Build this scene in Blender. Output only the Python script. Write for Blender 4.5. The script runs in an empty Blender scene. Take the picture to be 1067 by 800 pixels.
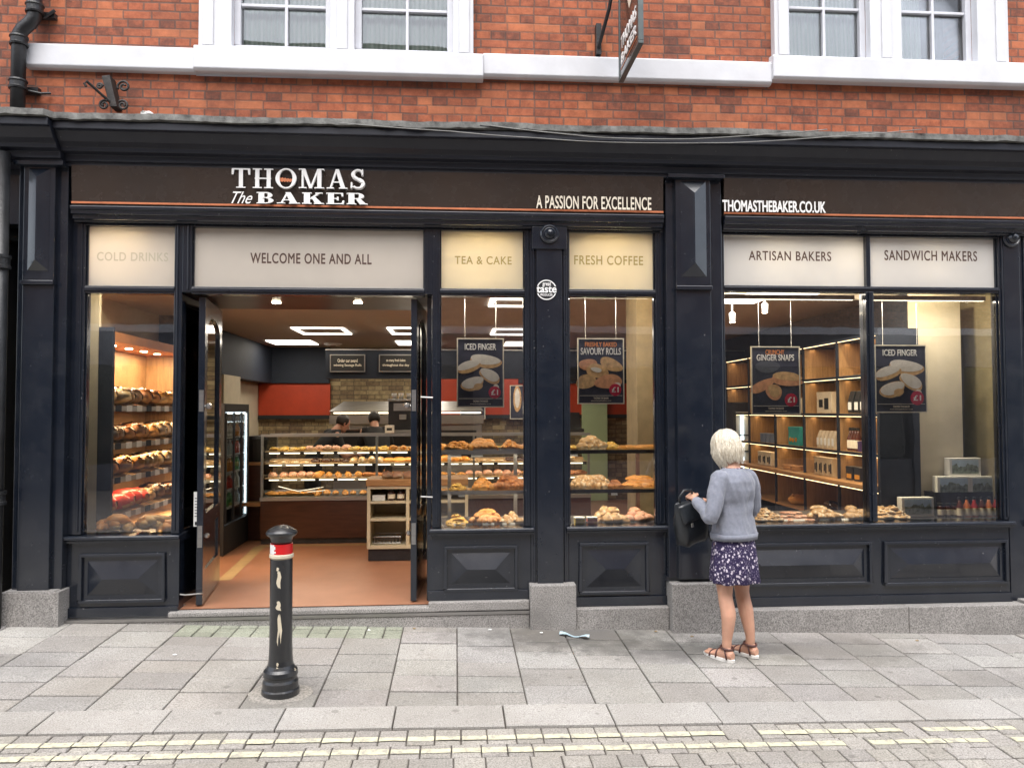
import bpy, bmesh, math, random
from math import sin, cos, pi, radians, tan, sqrt, atan2
from mathutils import Vector, Matrix, noise as mnoise
random.seed(7)
C = bpy.context.scene.collection
scene = bpy.context.scene

# ------------------------------------------------------------------ camera model (measured from the photograph)
FPX, CX, CY = 800.0, 533.5, 400.0
CAM = Vector((0, -5.8, 1.62))
YAW, PITCH, ROLL = radians(4.2), radians(2.0), radians(0.15)
_f = Vector((sin(YAW), cos(YAW), 0)); _r = Vector((cos(YAW), -sin(YAW), 0)); _u = Vector((0, 0, 1))
FW = cos(PITCH) * _f + sin(PITCH) * _u
_u2 = -sin(PITCH) * _f + cos(PITCH) * _u
RT = cos(ROLL) * _r - sin(ROLL) * _u2
UP = sin(ROLL) * _r + cos(ROLL) * _u2
def ray(px, py): return FPX * FW + (px - CX) * RT - (py - CY) * UP
def PY(px, py, Y=0.0):
    d = ray(px, py); p = CAM + d * ((Y - CAM.y) / d.y); return p.x, p.z
def PX(px, py, X):
    d = ray(px, py); p = CAM + d * ((X - CAM.x) / d.x); return p.y, p.z
def G(x, y): return .03 - .033 * x + .025 * (min(y, 0) + .1)

# ------------------------------------------------------------------ materials
def nt(name):
    m = bpy.data.materials.new(name); m.use_nodes = True
    t = m.node_tree; b = t.nodes['Principled BSDF']; return m, t, b
def N(t, typ, **kw):
    n = t.nodes.new(typ)
    for k, v in kw.items():
        if k.startswith('i_'): n.inputs[k[2:].replace('_', ' ')].default_value = v
        else: setattr(n, k, v)
    return n
def c4(c): return (c[0], c[1], c[2], 1)
def coord(t, kind='Object', scale=(1, 1, 1), rot=(0, 0, 0)):
    tc = N(t, 'ShaderNodeTexCoord'); mp = N(t, 'ShaderNodeMapping')
    mp.inputs['Scale'].default_value = scale; mp.inputs['Rotation'].default_value = rot
    t.links.new(tc.outputs[kind], mp.inputs['Vector']); return mp.outputs['Vector']
def ramp(t, fac, stops):
    r = N(t, 'ShaderNodeValToRGB'); e = r.color_ramp.elements
    e[0].position, e[0].color = stops[0][0], c4(stops[0][1]); e[1].position, e[1].color = stops[-1][0], c4(stops[-1][1])
    for p, c in stops[1:-1]:
        k = e.new(p); k.color = c4(c)
    t.links.new(fac, r.inputs['Fac']); return r.outputs['Color']
def mixc(t, fac, a, b, mode='MIX'):
    m = N(t, 'ShaderNodeMix', data_type='RGBA', blend_type=mode)
    for s, v in ((0, fac), (6, a), (7, b)):
        if isinstance(v, (int, float)): m.inputs[s].default_value = v
        elif isinstance(v, (tuple, list)): m.inputs[s].default_value = c4(v)
        else: t.links.new(v, m.inputs[s])
    return m.outputs[2]
def noise(t, vec, scale, detail=4, rough=.6, out='Fac'):
    n = N(t, 'ShaderNodeTexNoise'); n.inputs['Scale'].default_value = scale
    n.inputs['Detail'].default_value = detail; n.inputs['Roughness'].default_value = rough
    t.links.new(vec, n.inputs['Vector']); return n.outputs[out]
def bump(t, b, h, strength=.3, dist=.01):
    n = N(t, 'ShaderNodeBump'); n.inputs['Strength'].default_value = strength; n.inputs['Distance'].default_value = dist
    t.links.new(h, n.inputs['Height']); t.links.new(n.outputs['Normal'], b.inputs['Normal'])
def mat(name, col, rough=.5, metal=0, var=.15, vscale=8, bmp=0, bscale=60, bdist=.004, spec=.5, coat=0, stretch=(1, 1, 1), emit=None, es=0, sheen=0, rvar=0):
    m, t, b = nt(name)
    b.inputs['Roughness'].default_value = rough; b.inputs['Metallic'].default_value = metal
    b.inputs['Specular IOR Level'].default_value = spec; b.inputs['Coat Weight'].default_value = coat
    b.inputs['Coat Roughness'].default_value = .08
    v = coord(t, scale=stretch)
    if var:
        n = noise(t, v, vscale)
        lo = tuple(max(0, c * (1 - var * 1.6)) for c in col); hi = tuple(min(1, c * (1 + var * 1.6)) for c in col)
        t.links.new(ramp(t, n, [(.25, lo), (.75, hi)]), b.inputs['Base Color'])
    else: b.inputs['Base Color'].default_value = c4(col)
    if rvar:
        n2 = noise(t, v, vscale * 2.3)
        mr = N(t, 'ShaderNodeMapRange'); mr.inputs['From Min'].default_value = .3; mr.inputs['From Max'].default_value = .7
        mr.inputs['To Min'].default_value = max(0, rough - rvar); mr.inputs['To Max'].default_value = min(1, rough + rvar)
        t.links.new(n2, mr.inputs['Value']); t.links.new(mr.outputs[0], b.inputs['Roughness'])
    if bmp: bump(t, b, noise(t, v, bscale), bmp, bdist)
    if emit: b.inputs['Emission Color'].default_value = c4(emit); b.inputs['Emission Strength'].default_value = es
    if sheen: b.inputs['Sheen Weight'].default_value = sheen
    return m
def brick(name, c1, c2, mortar, w=.225, h=.075, ms=.007, soot=.6, bump_s=.5, squash=.55, axis='xz', sootc=(.06, .035, .03), hi=None):
    m, t, b = nt(name)
    tc = N(t, 'ShaderNodeTexCoord'); sep = N(t, 'ShaderNodeSeparateXYZ'); com = N(t, 'ShaderNodeCombineXYZ')
    t.links.new(tc.outputs['Object'], sep.inputs[0])
    t.links.new(sep.outputs['X' if axis == 'xz' else 'Y'], com.inputs['X']); t.links.new(sep.outputs['Z'], com.inputs['Y'])
    # wobble so the courses are hand laid
    wob = noise(t, com.outputs[0], 2.2, 3, .5, 'Color')
    vm = N(t, 'ShaderNodeVectorMath', operation='MULTIPLY_ADD'); vm.inputs[1].default_value = (.016, .012, 0)
    t.links.new(wob, vm.inputs[0]); t.links.new(com.outputs[0], vm.inputs[2])
    fine = noise(t, com.outputs[0], 28, 3, .6, 'Color'); vm2 = N(t, 'ShaderNodeVectorMath', operation='MULTIPLY_ADD'); vm2.inputs[1].default_value = (.006, .006, 0)
    t.links.new(fine, vm2.inputs[0]); t.links.new(vm.outputs[0], vm2.inputs[2]); vm = vm2
    br = N(t, 'ShaderNodeTexBrick'); br.offset = .5; br.squash = squash; br.squash_frequency = 2
    for k, v in (('Scale', 1), ('Mortar Size', ms), ('Mortar Smooth', .25), ('Brick Width', w), ('Row Height', h), ('Bias', -.1)): br.inputs[k].default_value = v
    br.inputs['Color1'].default_value = c4(c1); br.inputs['Color2'].default_value = c4(c2); br.inputs['Mortar'].default_value = c4(mortar)
    t.links.new(vm.outputs[0], br.inputs['Vector'])
    br2 = N(t, 'ShaderNodeTexBrick'); br2.offset = .5; br2.squash = squash; br2.squash_frequency = 2
    for k, v in (('Scale', 1), ('Mortar Size', 0), ('Brick Width', w), ('Row Height', h), ('Bias', 0)): br2.inputs[k].default_value = v
    br2.inputs['Color1'].default_value = (0, 0, 0, 1); br2.inputs['Color2'].default_value = (1, 1, 1, 1)
    t.links.new(vm.outputs[0], br2.inputs['Vector'])
    n1 = noise(t, com.outputs[0], 14, 6, .7)
    n2 = noise(t, com.outputs[0], 1.6, 6, .7)
    col = mixc(t, ramp(t, n1, [(.38, (0, 0, 0)), (.68, (.8, .8, .8))]), br.outputs['Color'], tuple(x * .5 for x in c2))
    # some bricks burnt dark: whole bricks, picked by the second pattern
    pick = ramp(t, br2.outputs['Color'], [(.74, (0, 0, 0)), (.9, (1, 1, 1))])
    pk = mixc(t, 1.0, pick, ramp(t, n1, [(.3, (.2, .2, .2)), (.6, (1, 1, 1))]), 'MULTIPLY')
    col = mixc(t, mixc(t, 1.0, pk, (soot, soot, soot), 'MULTIPLY'), col, sootc)
    if hi: col = mixc(t, ramp(t, br2.outputs['Color'], [(.0, (.55, .55, .55)), (.25, (0, 0, 0))]), col, hi)
    col = mixc(t, ramp(t, n2, [(.42, (0, 0, 0)), (.68, (soot * .75,) * 3)]), col, sootc)
    t.links.new(col, b.inputs['Base Color']); b.inputs['Roughness'].default_value = .85
    inv = N(t, 'ShaderNodeMath', operation='SUBTRACT'); inv.inputs[0].default_value = 1; t.links.new(br.outputs['Fac'], inv.inputs[1])
    ad = N(t, 'ShaderNodeMath', operation='MULTIPLY_ADD'); ad.inputs[1].default_value = .35
    t.links.new(noise(t, com.outputs[0], 70, 4), ad.inputs[0]); t.links.new(inv.outputs[0], ad.inputs[2])
    bump(t, b, ad.outputs[0], bump_s, .008)
    return m
def glass(name='window_glass', tint=(1, 1, 1), boost=1.0, rough=.0):
    m = bpy.data.materials.new(name); m.use_nodes = True; t = m.node_tree; t.nodes.clear()
    o = N(t, 'ShaderNodeOutputMaterial'); tr = N(t, 'ShaderNodeBsdfTransparent'); gl = N(t, 'ShaderNodeBsdfGlossy'); mx = N(t, 'ShaderNodeMixShader')
    fr = N(t, 'ShaderNodeFresnel'); fr.inputs['IOR'].default_value = 1.5
    mu = N(t, 'ShaderNodeMath', operation='MULTIPLY', use_clamp=True); mu.inputs[1].default_value = boost
    t.links.new(fr.outputs[0], mu.inputs[0]); t.links.new(mu.outputs[0], mx.inputs[0])
    tr.inputs['Color'].default_value = c4(tint); gl.inputs['Roughness'].default_value = rough
    t.links.new(tr.outputs[0], mx.inputs[1]); t.links.new(gl.outputs[0], mx.inputs[2]); t.links.new(mx.outputs[0], o.inputs[0])
    if name == 'window_glass':
        bn = N(t, 'ShaderNodeBump'); bn.inputs['Strength'].default_value = .04; bn.inputs['Distance'].default_value = .02
        t.links.new(noise(t, coord(t), 1.6, 2), bn.inputs['Height']); t.links.new(bn.outputs[0], gl.inputs['Normal'])
    return m
def film(name, col, trans=.35):
    m, t, b = nt(name)
    o = t.nodes['Material Output']; tl = N(t, 'ShaderNodeBsdfTranslucent'); mx = N(t, 'ShaderNodeMixShader'); mx.inputs[0].default_value = trans
    v = coord(t)
    cc = ramp(t, noise(t, v, 1.7, 3), [(.3, tuple(x * .9 for x in col)), (.7, col)])
    t.links.new(cc, b.inputs['Base Color']); t.links.new(cc, tl.inputs['Color'])
    b.inputs['Roughness'].default_value = .35
    b.inputs['Coat Weight'].default_value = .6; b.inputs['Coat Roughness'].default_value = .03
    t.links.new(b.outputs[0], mx.inputs[1]); t.links.new(tl.outputs[0], mx.inputs[2]); t.links.new(mx.outputs[0], o.inputs[0])
    return m
def emit(name, col, s):
    m = bpy.data.materials.new(name); m.use_nodes = True; t = m.node_tree; t.nodes.clear()
    o = N(t, 'ShaderNodeOutputMaterial'); e = N(t, 'ShaderNodeEmission'); e.inputs[0].default_value = c4(col); e.inputs[1].default_value = s
    t.links.new(e.outputs[0], o.inputs[0]); return m
def mscale(t, o):
    n = N(t, 'ShaderNodeMath', operation='MULTIPLY'); n.inputs[1].default_value = .43; t.links.new(o, n.inputs[0]); return n.outputs[0]
def stone(name, c, speck=.5, tone=False, rough=.8, scale=160, blot=.25, stains=()):
    m, t, b = nt(name); v = coord(t)
    s = ramp(t, noise(t, v, scale, 2, .7), [(.36, tuple(x * (1 - speck) for x in c)), (.5, c), (.66, tuple(min(1, x * (1 + speck * .8)) for x in c))])
    col = mixc(t, ramp(t, noise(t, v, 2.5, 6, .65), [(.42, (0, 0, 0)), (.72, (blot * 1.6,) * 3)]), s, tuple(x * .45 for x in c))
    col = mixc(t, ramp(t, noise(t, v, 22, 3, .5), [(.66, (0, 0, 0)), (.74, (.5, .5, .5))]), col, tuple(x * .4 for x in c))
    for (sx_, sy_, rx_, ry_, am_) in stains:
        mp = N(t, 'ShaderNodeMapping'); mp.vector_type = 'TEXTURE'; mp.inputs['Location'].default_value = (sx_, sy_, 0); mp.inputs['Scale'].default_value = (rx_, ry_, 1)
        t.links.new(v, mp.inputs['Vector']); ln = N(t, 'ShaderNodeVectorMath', operation='LENGTH'); sp = N(t, 'ShaderNodeVectorMath', operation='MULTIPLY'); sp.inputs[1].default_value = (1, 1, 0)
        t.links.new(mp.outputs[0], sp.inputs[0]); t.links.new(sp.outputs[0], ln.inputs[0])
        aa = N(t, 'ShaderNodeMath', operation='MULTIPLY_ADD'); aa.inputs[1].default_value = 1.6; t.links.new(noise(t, v, 7, 6, .7), aa.inputs[0]); t.links.new(ln.outputs['Value'], aa.inputs[2])
        col = mixc(t, ramp(t, aa.outputs[0], [(.9, (am_,) * 3), (1.5, (0, 0, 0))]) if False else ramp(t, mscale(t, aa.outputs[0]), [(.50, (am_,) * 3), (.80, (0, 0, 0))]), col, tuple(x * .26 for x in c))
    if tone:
        vg_ = N(t, 'ShaderNodeTexVoronoi'); vg_.inputs['Scale'].default_value = 4.2; t.links.new(v, vg_.inputs['Vector'])
        col = mixc(t, ramp(t, vg_.outputs['Distance'], [(.07, (.6,) * 3), (.10, (0, 0, 0))]), col, tuple(x * .35 for x in c))
        col = mixc(t, ramp(t, noise(t, v, .8, 5, .6), [(.40, (.38,) * 3), (.62, (0, 0, 0))]), col, (c[0] * .62, c[1] * .58, c[2] * .52))
        at = N(t, 'ShaderNodeAttribute'); at.attribute_name = 'tone'
        col = mixc(t, 1.0, col, at.outputs['Color'], 'MULTIPLY')
    t.links.new(col, b.inputs['Base Color']); b.inputs['Roughness'].default_value = rough
    bump(t, b, noise(t, v, scale * .5, 3), .35, .004)
    return m

def paint(name, col, rough, coat=.5, streak=.35):
    """old gloss paint: brush waves, dust, chips"""
    m, t, b = nt(name); v = coord(t); v2 = coord(t, scale=(14, 14, 1.2))
    dust = ramp(t, noise(t, v, 5, 6, .7), [(.45, (0, 0, 0)), (.8, (streak * .35,) * 3)])
    base = mixc(t, dust, col, (.075, .078, .085))
    chips = ramp(t, noise(t, v, 46, 3, .5), [(.735, (0, 0, 0)), (.75, (.7, .7, .7))])
    base = mixc(t, chips, base, (.2, .19, .18))
    t.links.new(base, b.inputs['Base Color'])
    rr = N(t, 'ShaderNodeMapRange'); rr.inputs['To Min'].default_value = rough * .7; rr.inputs['To Max'].default_value = rough * 1.5
    t.links.new(noise(t, v, 9, 4), rr.inputs['Value']); t.links.new(rr.outputs[0], b.inputs['Roughness'])
    b.inputs['Coat Weight'].default_value = coat; b.inputs['Coat Roughness'].default_value = .12
    bump(t, b, noise(t, v2, 3, 4), .12, .004)
    return m
M = {}
M['black'] = paint('navy_black_gloss_paint', (.0075, .011, .019), .22, .6, .6)
M['blackmatt'] = paint('cornice_navy_paint', (.006, .008, .016), .5, .15, .1)  # darker, duller copy of the navy paint, used on the cornice
M['sign'] = paint('brown_sign_paint', (.040, .029, .023), .24, .8, .2)
M['copper'] = mat('copper_line', (.60, .20, .09), .45, .3)
M['brick'] = brick('red_brick', (.50, .148, .065), (.41, .110, .050), (.17, .10, .075), w=.205, h=.066, ms=.0075, soot=.62, hi=(.58, .20, .085))
M['brick2'] = brick('brown_brick', (.58, .35, .22), (.44, .25, .15), (.36, .31, .26), soot=.3)
M['brick_in'] = brick('buff_glazed_brick', (.36, .27, .14), (.22, .15, .08), (.10, .08, .05), w=.2, h=.07, soot=.3, hi=(.45, .36, .2))
M['white'] = mat('white_masonry_paint', (.64, .65, .68), .6, var=.05, vscale=5, bmp=.15, bscale=30)
M['whitegloss'] = mat('white_sash_paint', (.62, .63, .67), .35, var=.04)
M['lead'] = mat('weathered_lead', (.105, .105, .098), .8, var=.8, vscale=9, bmp=.6, bscale=25, bdist=.01)
M['moss'] = mat('mossy_lead_edge', (.17, .17, .12), .85, var=.6, vscale=14, bmp=.8, bscale=30, bdist=.01)
M['granite'] = stone('grey_granite', (.30, .285, .27), .55, scale=130, blot=.35)
M['slab'] = stone('york_slab', (.358, .345, .328), .42, True, scale=120, blot=.2, stains=((.85, -.24, 1.0, .42, .85), (1.55, -.55, .85, .26, .7), (2.65, -.50, .8, .34, .6), (-1.0, -1.36, .5, .4, .4), (-3.0, -.9, .9, .35, .3), (3.6, -1.1, .7, .3, .35), (.1, -1.15, .5, .25, .3)))
M['kerb'] = stone('kerb_granite', (.385, .372, .352), .42, True, scale=170, blot=.14)
M['sett'] = stone('street_sett', (.362, .348, .328), .42, True, scale=120, blot=.18)
M['joint'] = mat('joint_dirt', (.085, .075, .065), .95, var=.3, vscale=30, bmp=.4)
M['glass'] = glass(boost=2.4)
M['caseglass'] = glass('case_glass', (.97, .99, .98), .7)
M['bagplastic'] = glass('clear_wrap', (.99, .99, .99), 1.0, .12)
M['film'] = film('frosted_film', (.72, .66, .58), .34)
M['film_w'] = film('frosted_film_white', (.70, .68, .65), .22)
M['film_y'] = film('frosted_film_warm', (.74, .67, .52), .45)
M['ltr_brown'] = mat('brown_vinyl', (.10, .055, .04), .5, var=0)
M['ltr_pale'] = mat('faded_gold_vinyl', (.50, .46, .36), .5, var=0)
M['ltr_gold'] = mat('gold_vinyl', (.34, .27, .10), .5, var=0)
M['ltr_white'] = mat('white_lettering', (.93, .92, .90), .4, var=.03)
M['ltr_cream'] = mat('cream_lettering', (.84, .76, .62), .4, var=.03)
M['ltr_orange'] = mat('orange_lettering', (.72, .20, .07), .5, var=0)
M['steel'] = mat('brushed_steel', (.42, .41, .40), .38, 1, var=.1, stretch=(1, 1, 14))
M['darksteel'] = mat('dark_metal', (.05, .05, .055), .4, .6)
M['iron'] = mat('black_iron', (.013, .014, .016), .42, 0, var=.4, bmp=.5, bscale=50)
M['iron_rust'] = mat('rusting_black_iron', (.022, .018, .016), .6, 0, var=.6, vscale=20, bmp=.6, bscale=60)
M['ceiling'] = mat('warm_white_ceiling', (.46, .41, .36), .8, var=.03)
M['cream'] = mat('cream_wall', (.52, .46, .34), .75, var=.05, bmp=.1)
M['navy'] = mat('navy_wall', (.007, .012, .024), .7, var=.1)
M['redwall'] = mat('red_wall', (.40, .040, .010), .55, var=.08)
M['tile'] = mat('terracotta_floor', (.33, .15, .085), .40, var=.08, vscale=3, bmp=.05)
M['buffstrip'] = mat('buff_floor_edging', (.40, .27, .13), .5, var=.1)
M['brownwood'] = mat('dark_brown_laminate', (.050, .018, .010), .3, var=.25, vscale=4, stretch=(1, 1, 8))
M['oak'] = mat('light_oak', (.42, .22, .09), .45, var=.2, vscale=5, stretch=(1.5, 1.5, 14))
M['oakin'] = mat('oak_lining', (.34, .20, .09), .5, var=.18, vscale=5, stretch=(10, 1, 1))
M['creamwood'] = mat('cream_laminate', (.62, .54, .38), .5, var=.05)
M['orangeboard'] = mat('orange_canopy', (.55, .22, .07), .5, var=.1)
M['dark'] = mat('matt_black', (.012, .012, .013), .6, var=.1)
M['greendoor'] = mat('pale_green_door', (.45, .58, .34), .5, var=.03)
M['led'] = emit('led_panel', (1, .93, .82), 3)
M['strip'] = emit('warm_strip', (1, .72, .38), 1.7)
M['stripw'] = emit('case_strip', (1, .86, .62), 1.3)
M['stripc'] = emit('cold_strip', (.80, .93, 1), 2)
M['bulb'] = emit('downlight', (1, .85, .6), 30)
M['flagwhite'] = mat('paper_white', (.78, .78, .76), .6, var=.03)
M['red'] = mat('red_band', (.62, .012, .015), .4, var=.1)
M['chip'] = mat('cream_undercoat', (.62, .55, .42), .6, var=.1)

# ------------------------------------------------------------------ mesh builder
class MB:
    def __init__(s): s.v = []; s.f = []; s.mi = []; s.k = 0; s.tone = None; s.t = 1.0
    def add(s, vs, fs):
        o = len(s.v); s.v += [tuple(x) for x in vs]; s.f += [tuple(i + o for i in f) for f in fs]; s.mi += [s.k] * len(fs)
        if s.tone is not None: s.tone += [s.t] * len(vs)
        return s
    def box(s, x0, x1, y0, y1, z0, z1):
        x0, x1 = min(x0, x1), max(x0, x1); y0, y1 = min(y0, y1), max(y0, y1); z0, z1 = min(z0, z1), max(z0, z1)
        return s.add([(x0, y0, z0), (x1, y0, z0), (x1, y1, z0), (x0, y1, z0), (x0, y0, z1), (x1, y0, z1), (x1, y1, z1), (x0, y1, z1)],
                     [(0, 3, 2, 1), (4, 5, 6, 7), (0, 1, 5, 4), (1, 2, 6, 5), (2, 3, 7, 6), (3, 0, 4, 7)])
    def ring(s, x0, x1, z0, z1, w, y0, y1):
        s.box(x0, x1, y0, y1, z0, z0 + w); s.box(x0, x1, y0, y1, z1 - w, z1)
        s.box(x0, x0 + w, y0, y1, z0 + w, z1 - w); s.box(x1 - w, x1, y0, y1, z0 + w, z1 - w); return s
    def hip(s, x0, x1, z0, z1, y0, y1):
        """fielded panel shaped like a hipped roof lying on the face y0, ridge at y1"""
        w, h = x1 - x0, z1 - z0
        if w > h: a, b = (x0 + h / 2, (z0 + z1) / 2), (x1 - h / 2, (z0 + z1) / 2)
        else: a, b = ((x0 + x1) / 2, z0 + w / 2), ((x0 + x1) / 2, z1 - w / 2)
        v = [(x0, y0, z0), (x1, y0, z0), (x1, y0, z1), (x0, y0, z1), (a[0], y1, a[1]), (b[0], y1, b[1])]
        f = [(0, 1, 5, 4), (1, 2, 5), (2, 3, 4, 5), (3, 0, 4)] if w > h else [(0, 1, 4), (1, 2, 5, 4), (2, 3, 5), (3, 0, 4, 5)]
        return s.add(v, f + [(3, 2, 1, 0)])
    def prism(s, prof, x0, x1):
        """profile of (y,z) extruded along x"""
        n = len(prof); v = [(x0, y, z) for y, z in prof] + [(x1, y, z) for y, z in prof]
        return s.add(v, [(i, (i + 1) % n, n + (i + 1) % n, n + i) for i in range(n)] + [tuple(range(n))[::-1], tuple(range(n, 2 * n))])
    def lathe(s, prof, c, seg=24, axis='z'):
        v = []; f = []
        for r, h in prof:
            for i in range(seg):
                a = 2 * pi * i / seg
                if axis == 'z': v.append((c[0] + r * cos(a), c[1] + r * sin(a), c[2] + h))
                else: v.append((c[0] + r * cos(a), c[1] - h, c[2] + r * sin(a)))
        n = len(prof)
        for j in range(n - 1):
            for i in range(seg):
                q = (j * seg + i, j * seg + (i + 1) % seg, (j + 1) * seg + (i + 1) % seg, (j + 1) * seg + i)
                f.append(q)
        f.append(tuple(range(seg))[::-1]); f.append(tuple(range((n - 1) * seg, n * seg)))
        return s.add(v, f)
    def tube(s, pts, r, seg=8, cap=True):
        pts = [Vector(p) for p in pts]; n = len(pts); rs = r if isinstance(r, (list, tuple)) else [r] * n
        v = []; f = []; prev = None
        for i, p in enumerate(pts):
            d = (pts[min(i + 1, n - 1)] - pts[max(i - 1, 0)]).normalized()
            if prev is None: a = d.orthogonal().normalized()
            else:
                a = (prev - d * prev.dot(d))
                a = a.normalized() if a.length > 1e-6 else d.orthogonal().normalized()
            prev = a; b = d.cross(a)
            for k in range(seg):
                t = 2 * pi * k / seg; v.append(p + (a * cos(t) + b * sin(t)) * rs[i])
        for i in range(n - 1):
            for k in range(seg):
                f.append((i * seg + k, i * seg + (k + 1) % seg, (i + 1) * seg + (k + 1) % seg, (i + 1) * seg + k))
        if cap: f.append(tuple(range(seg))[::-1]); f.append(tuple(range((n - 1) * seg, n * seg)))
        return s.add(v, f)
    def loft(s, rings, cap=True):
        n = len(rings[0]); v = [p for r in rings for p in r]; f = []
        for i in range(len(rings) - 1):
            for k in range(n): f.append((i * n + k, i * n + (k + 1) % n, (i + 1) * n + (k + 1) % n, (i + 1) * n + k))
        if cap: f.append(tuple(range(n))[::-1]); f.append(tuple(range((len(rings) - 1) * n, len(rings) * n)))
        return s.add(v, f)
    def blob(s, c, r, ns=16, nr=9, nz=.12, fr=3, seed=0, flat=0):
        v = []; f = []
        for j in range(nr + 1):
            th = pi * j / nr
            for i in range(ns):
                a = 2 * pi * i / ns; d = Vector((sin(th) * cos(a), sin(th) * sin(a), cos(th)))
                k = 1 + nz * mnoise.noise(d * fr + Vector((seed * 7.3, seed * 3.1, seed)))
                z = d.z * k
                if flat and z < -flat: z = -flat
                v.append((c[0] + d.x * r[0] * k, c[1] + d.y * r[1] * k, c[2] + z * r[2]))
        for j in range(nr):
            for i in range(ns): f.append((j * ns + i, (j + 1) * ns + i, (j + 1) * ns + (i + 1) % ns, j * ns + (i + 1) % ns))
        return s.add(v, f)
    def build(s, name, m, parent=None, smooth=False, bevel=0, seg=2, sub=0):
        me = bpy.data.meshes.new(name); off = wl(parent) if parent else Vector((0, 0, 0))
        me.from_pydata([(Vector(v) - off) for v in s.v], [], s.f)
        ms = m if isinstance(m, (list, tuple)) else [m]
        for x in ms: me.materials.append(x)
        if len(ms) > 1: me.polygons.foreach_set('material_index', s.mi)
        if s.tone is not None:
            at = me.color_attributes.new('tone', 'FLOAT_COLOR', 'POINT')
            for i, t in enumerate(s.tone):
                at.data[i].color = (t, t, t, 1) if not isinstance(t, tuple) else (*t, 1)
        bm = bmesh.new(); bm.from_mesh(me); bmesh.ops.remove_doubles(bm, verts=bm.verts, dist=1e-6)
        bmesh.ops.recalc_face_normals(bm, faces=bm.faces); bm.to_mesh(me); bm.free()
        if smooth: me.polygons.foreach_set('use_smooth', [True] * len(me.polygons))
        o = bpy.data.objects.new(name, me); C.objects.link(o)
        if parent: o.parent = parent
        if bevel:
            b = o.modifiers.new('bevel', 'BEVEL'); b.width = bevel; b.segments = seg; b.limit_method = 'ANGLE'; b.angle_limit = radians(35)
        if sub: q = o.modifiers.new('sub', 'SUBSURF'); q.levels = sub; q.render_levels = sub
        return o
def wl(o):
    v = Vector((0, 0, 0))
    while o: v += o.location; o = o.parent
    return v
def tag(o, label=None, cat=None, group=None, kind=None):
    if label: o['label'] = label
    if cat: o['category'] = cat
    if group: o['group'] = group
    if kind: o['kind'] = kind
    return o
def thing(name, loc, label, cat, group=None):
    o = bpy.data.objects.new(name, None); C.objects.link(o); o.location = loc; o.empty_display_size = .1
    return tag(o, label, cat, group)
def copy_tree(o, parent=None):
    c = o.copy(); C.objects.link(c); c.parent = parent
    for ch in list(o.children): copy_tree(ch, c)
    return c
def B(name, m, parent, *dims, bevel=0, **k): return MB().box(*dims).build(name, m, parent, bevel=bevel, **k)

def text(s, x0, x1, z0, z1, y, m, parent, name='lettering', bold=0, shear=0, depth=.003, mapf=None, spacing=1.0):
    cu = bpy.data.curves.new('t', 'FONT'); cu.body = s; cu.size = 1; cu.offset = 0; cu.extrude = .01; cu.shear = shear; cu.space_character = spacing
    cu.resolution_u = 6; cu.align_x = 'CENTER'
    to = bpy.data.objects.new('t', cu); C.objects.link(to)
    dg = bpy.context.evaluated_depsgraph_get(); dg.update()
    me = bpy.data.meshes.new_from_object(to.evaluated_get(dg)); bpy.data.objects.remove(to); bpy.data.curves.remove(cu)
    xs = [v.co.x for v in me.vertices]; ys = [v.co.y for v in me.vertices]; zs = [v.co.z for v in me.vertices]
    a, b, c, d = min(xs), max(xs), min(ys), max(ys); e, f = min(zs), max(zs); off = wl(parent)
    for v in me.vertices:
        u = x0 + (v.co.x - a) / (b - a) * (x1 - x0); w = z0 + (v.co.y - c) / (d - c) * (z1 - z0); q = (v.co.z - e) / (f - e) * depth
        v.co = (Vector((u, y - q, w)) if mapf is None else Vector(mapf(u, w, q))) - off
    me.materials.clear(); me.materials.append(m); me.name = name
    if bold:   # heavier strokes: the outline laid over itself, each copy a hair behind the last
        sx_ = (x1 - x0) / (b - a); sz_ = (z1 - z0) / (d - c); e_ = bold * .8
        bm = bmesh.new(); bm.from_mesh(me); src = list(bm.verts) + list(bm.edges) + list(bm.faces)
        for k_, (dx_, dz_) in enumerate(((e_, 0), (-e_, 0), (0, e_ * .8), (0, -e_ * .8), (e_ * .7, e_ * .5), (-e_ * .7, -e_ * .5), (-e_ * .7, e_ * .5), (e_ * .7, -e_ * .5))):
            r_ = bmesh.ops.duplicate(bm, geom=src); vs_ = [g for g in r_['geom'] if isinstance(g, bmesh.types.BMVert)]
            if mapf is None: v_ = Vector((dx_ * sx_, .00006 * (k_ + 1), dz_ * sz_))
            else: v_ = Vector(mapf(dx_ * sx_, dz_ * sz_, 0)) - Vector(mapf(0, 0, 0)) + (Vector(mapf(0, 0, 0)) - Vector(mapf(0, 0, 1))) * .00006 * (k_ + 1)
            bmesh.ops.translate(bm, verts=vs_, vec=v_)
        bm.to_mesh(me); bm.free()
    o = bpy.data.objects.new(name, me); C.objects.link(o); o.parent = parent; return o
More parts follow.
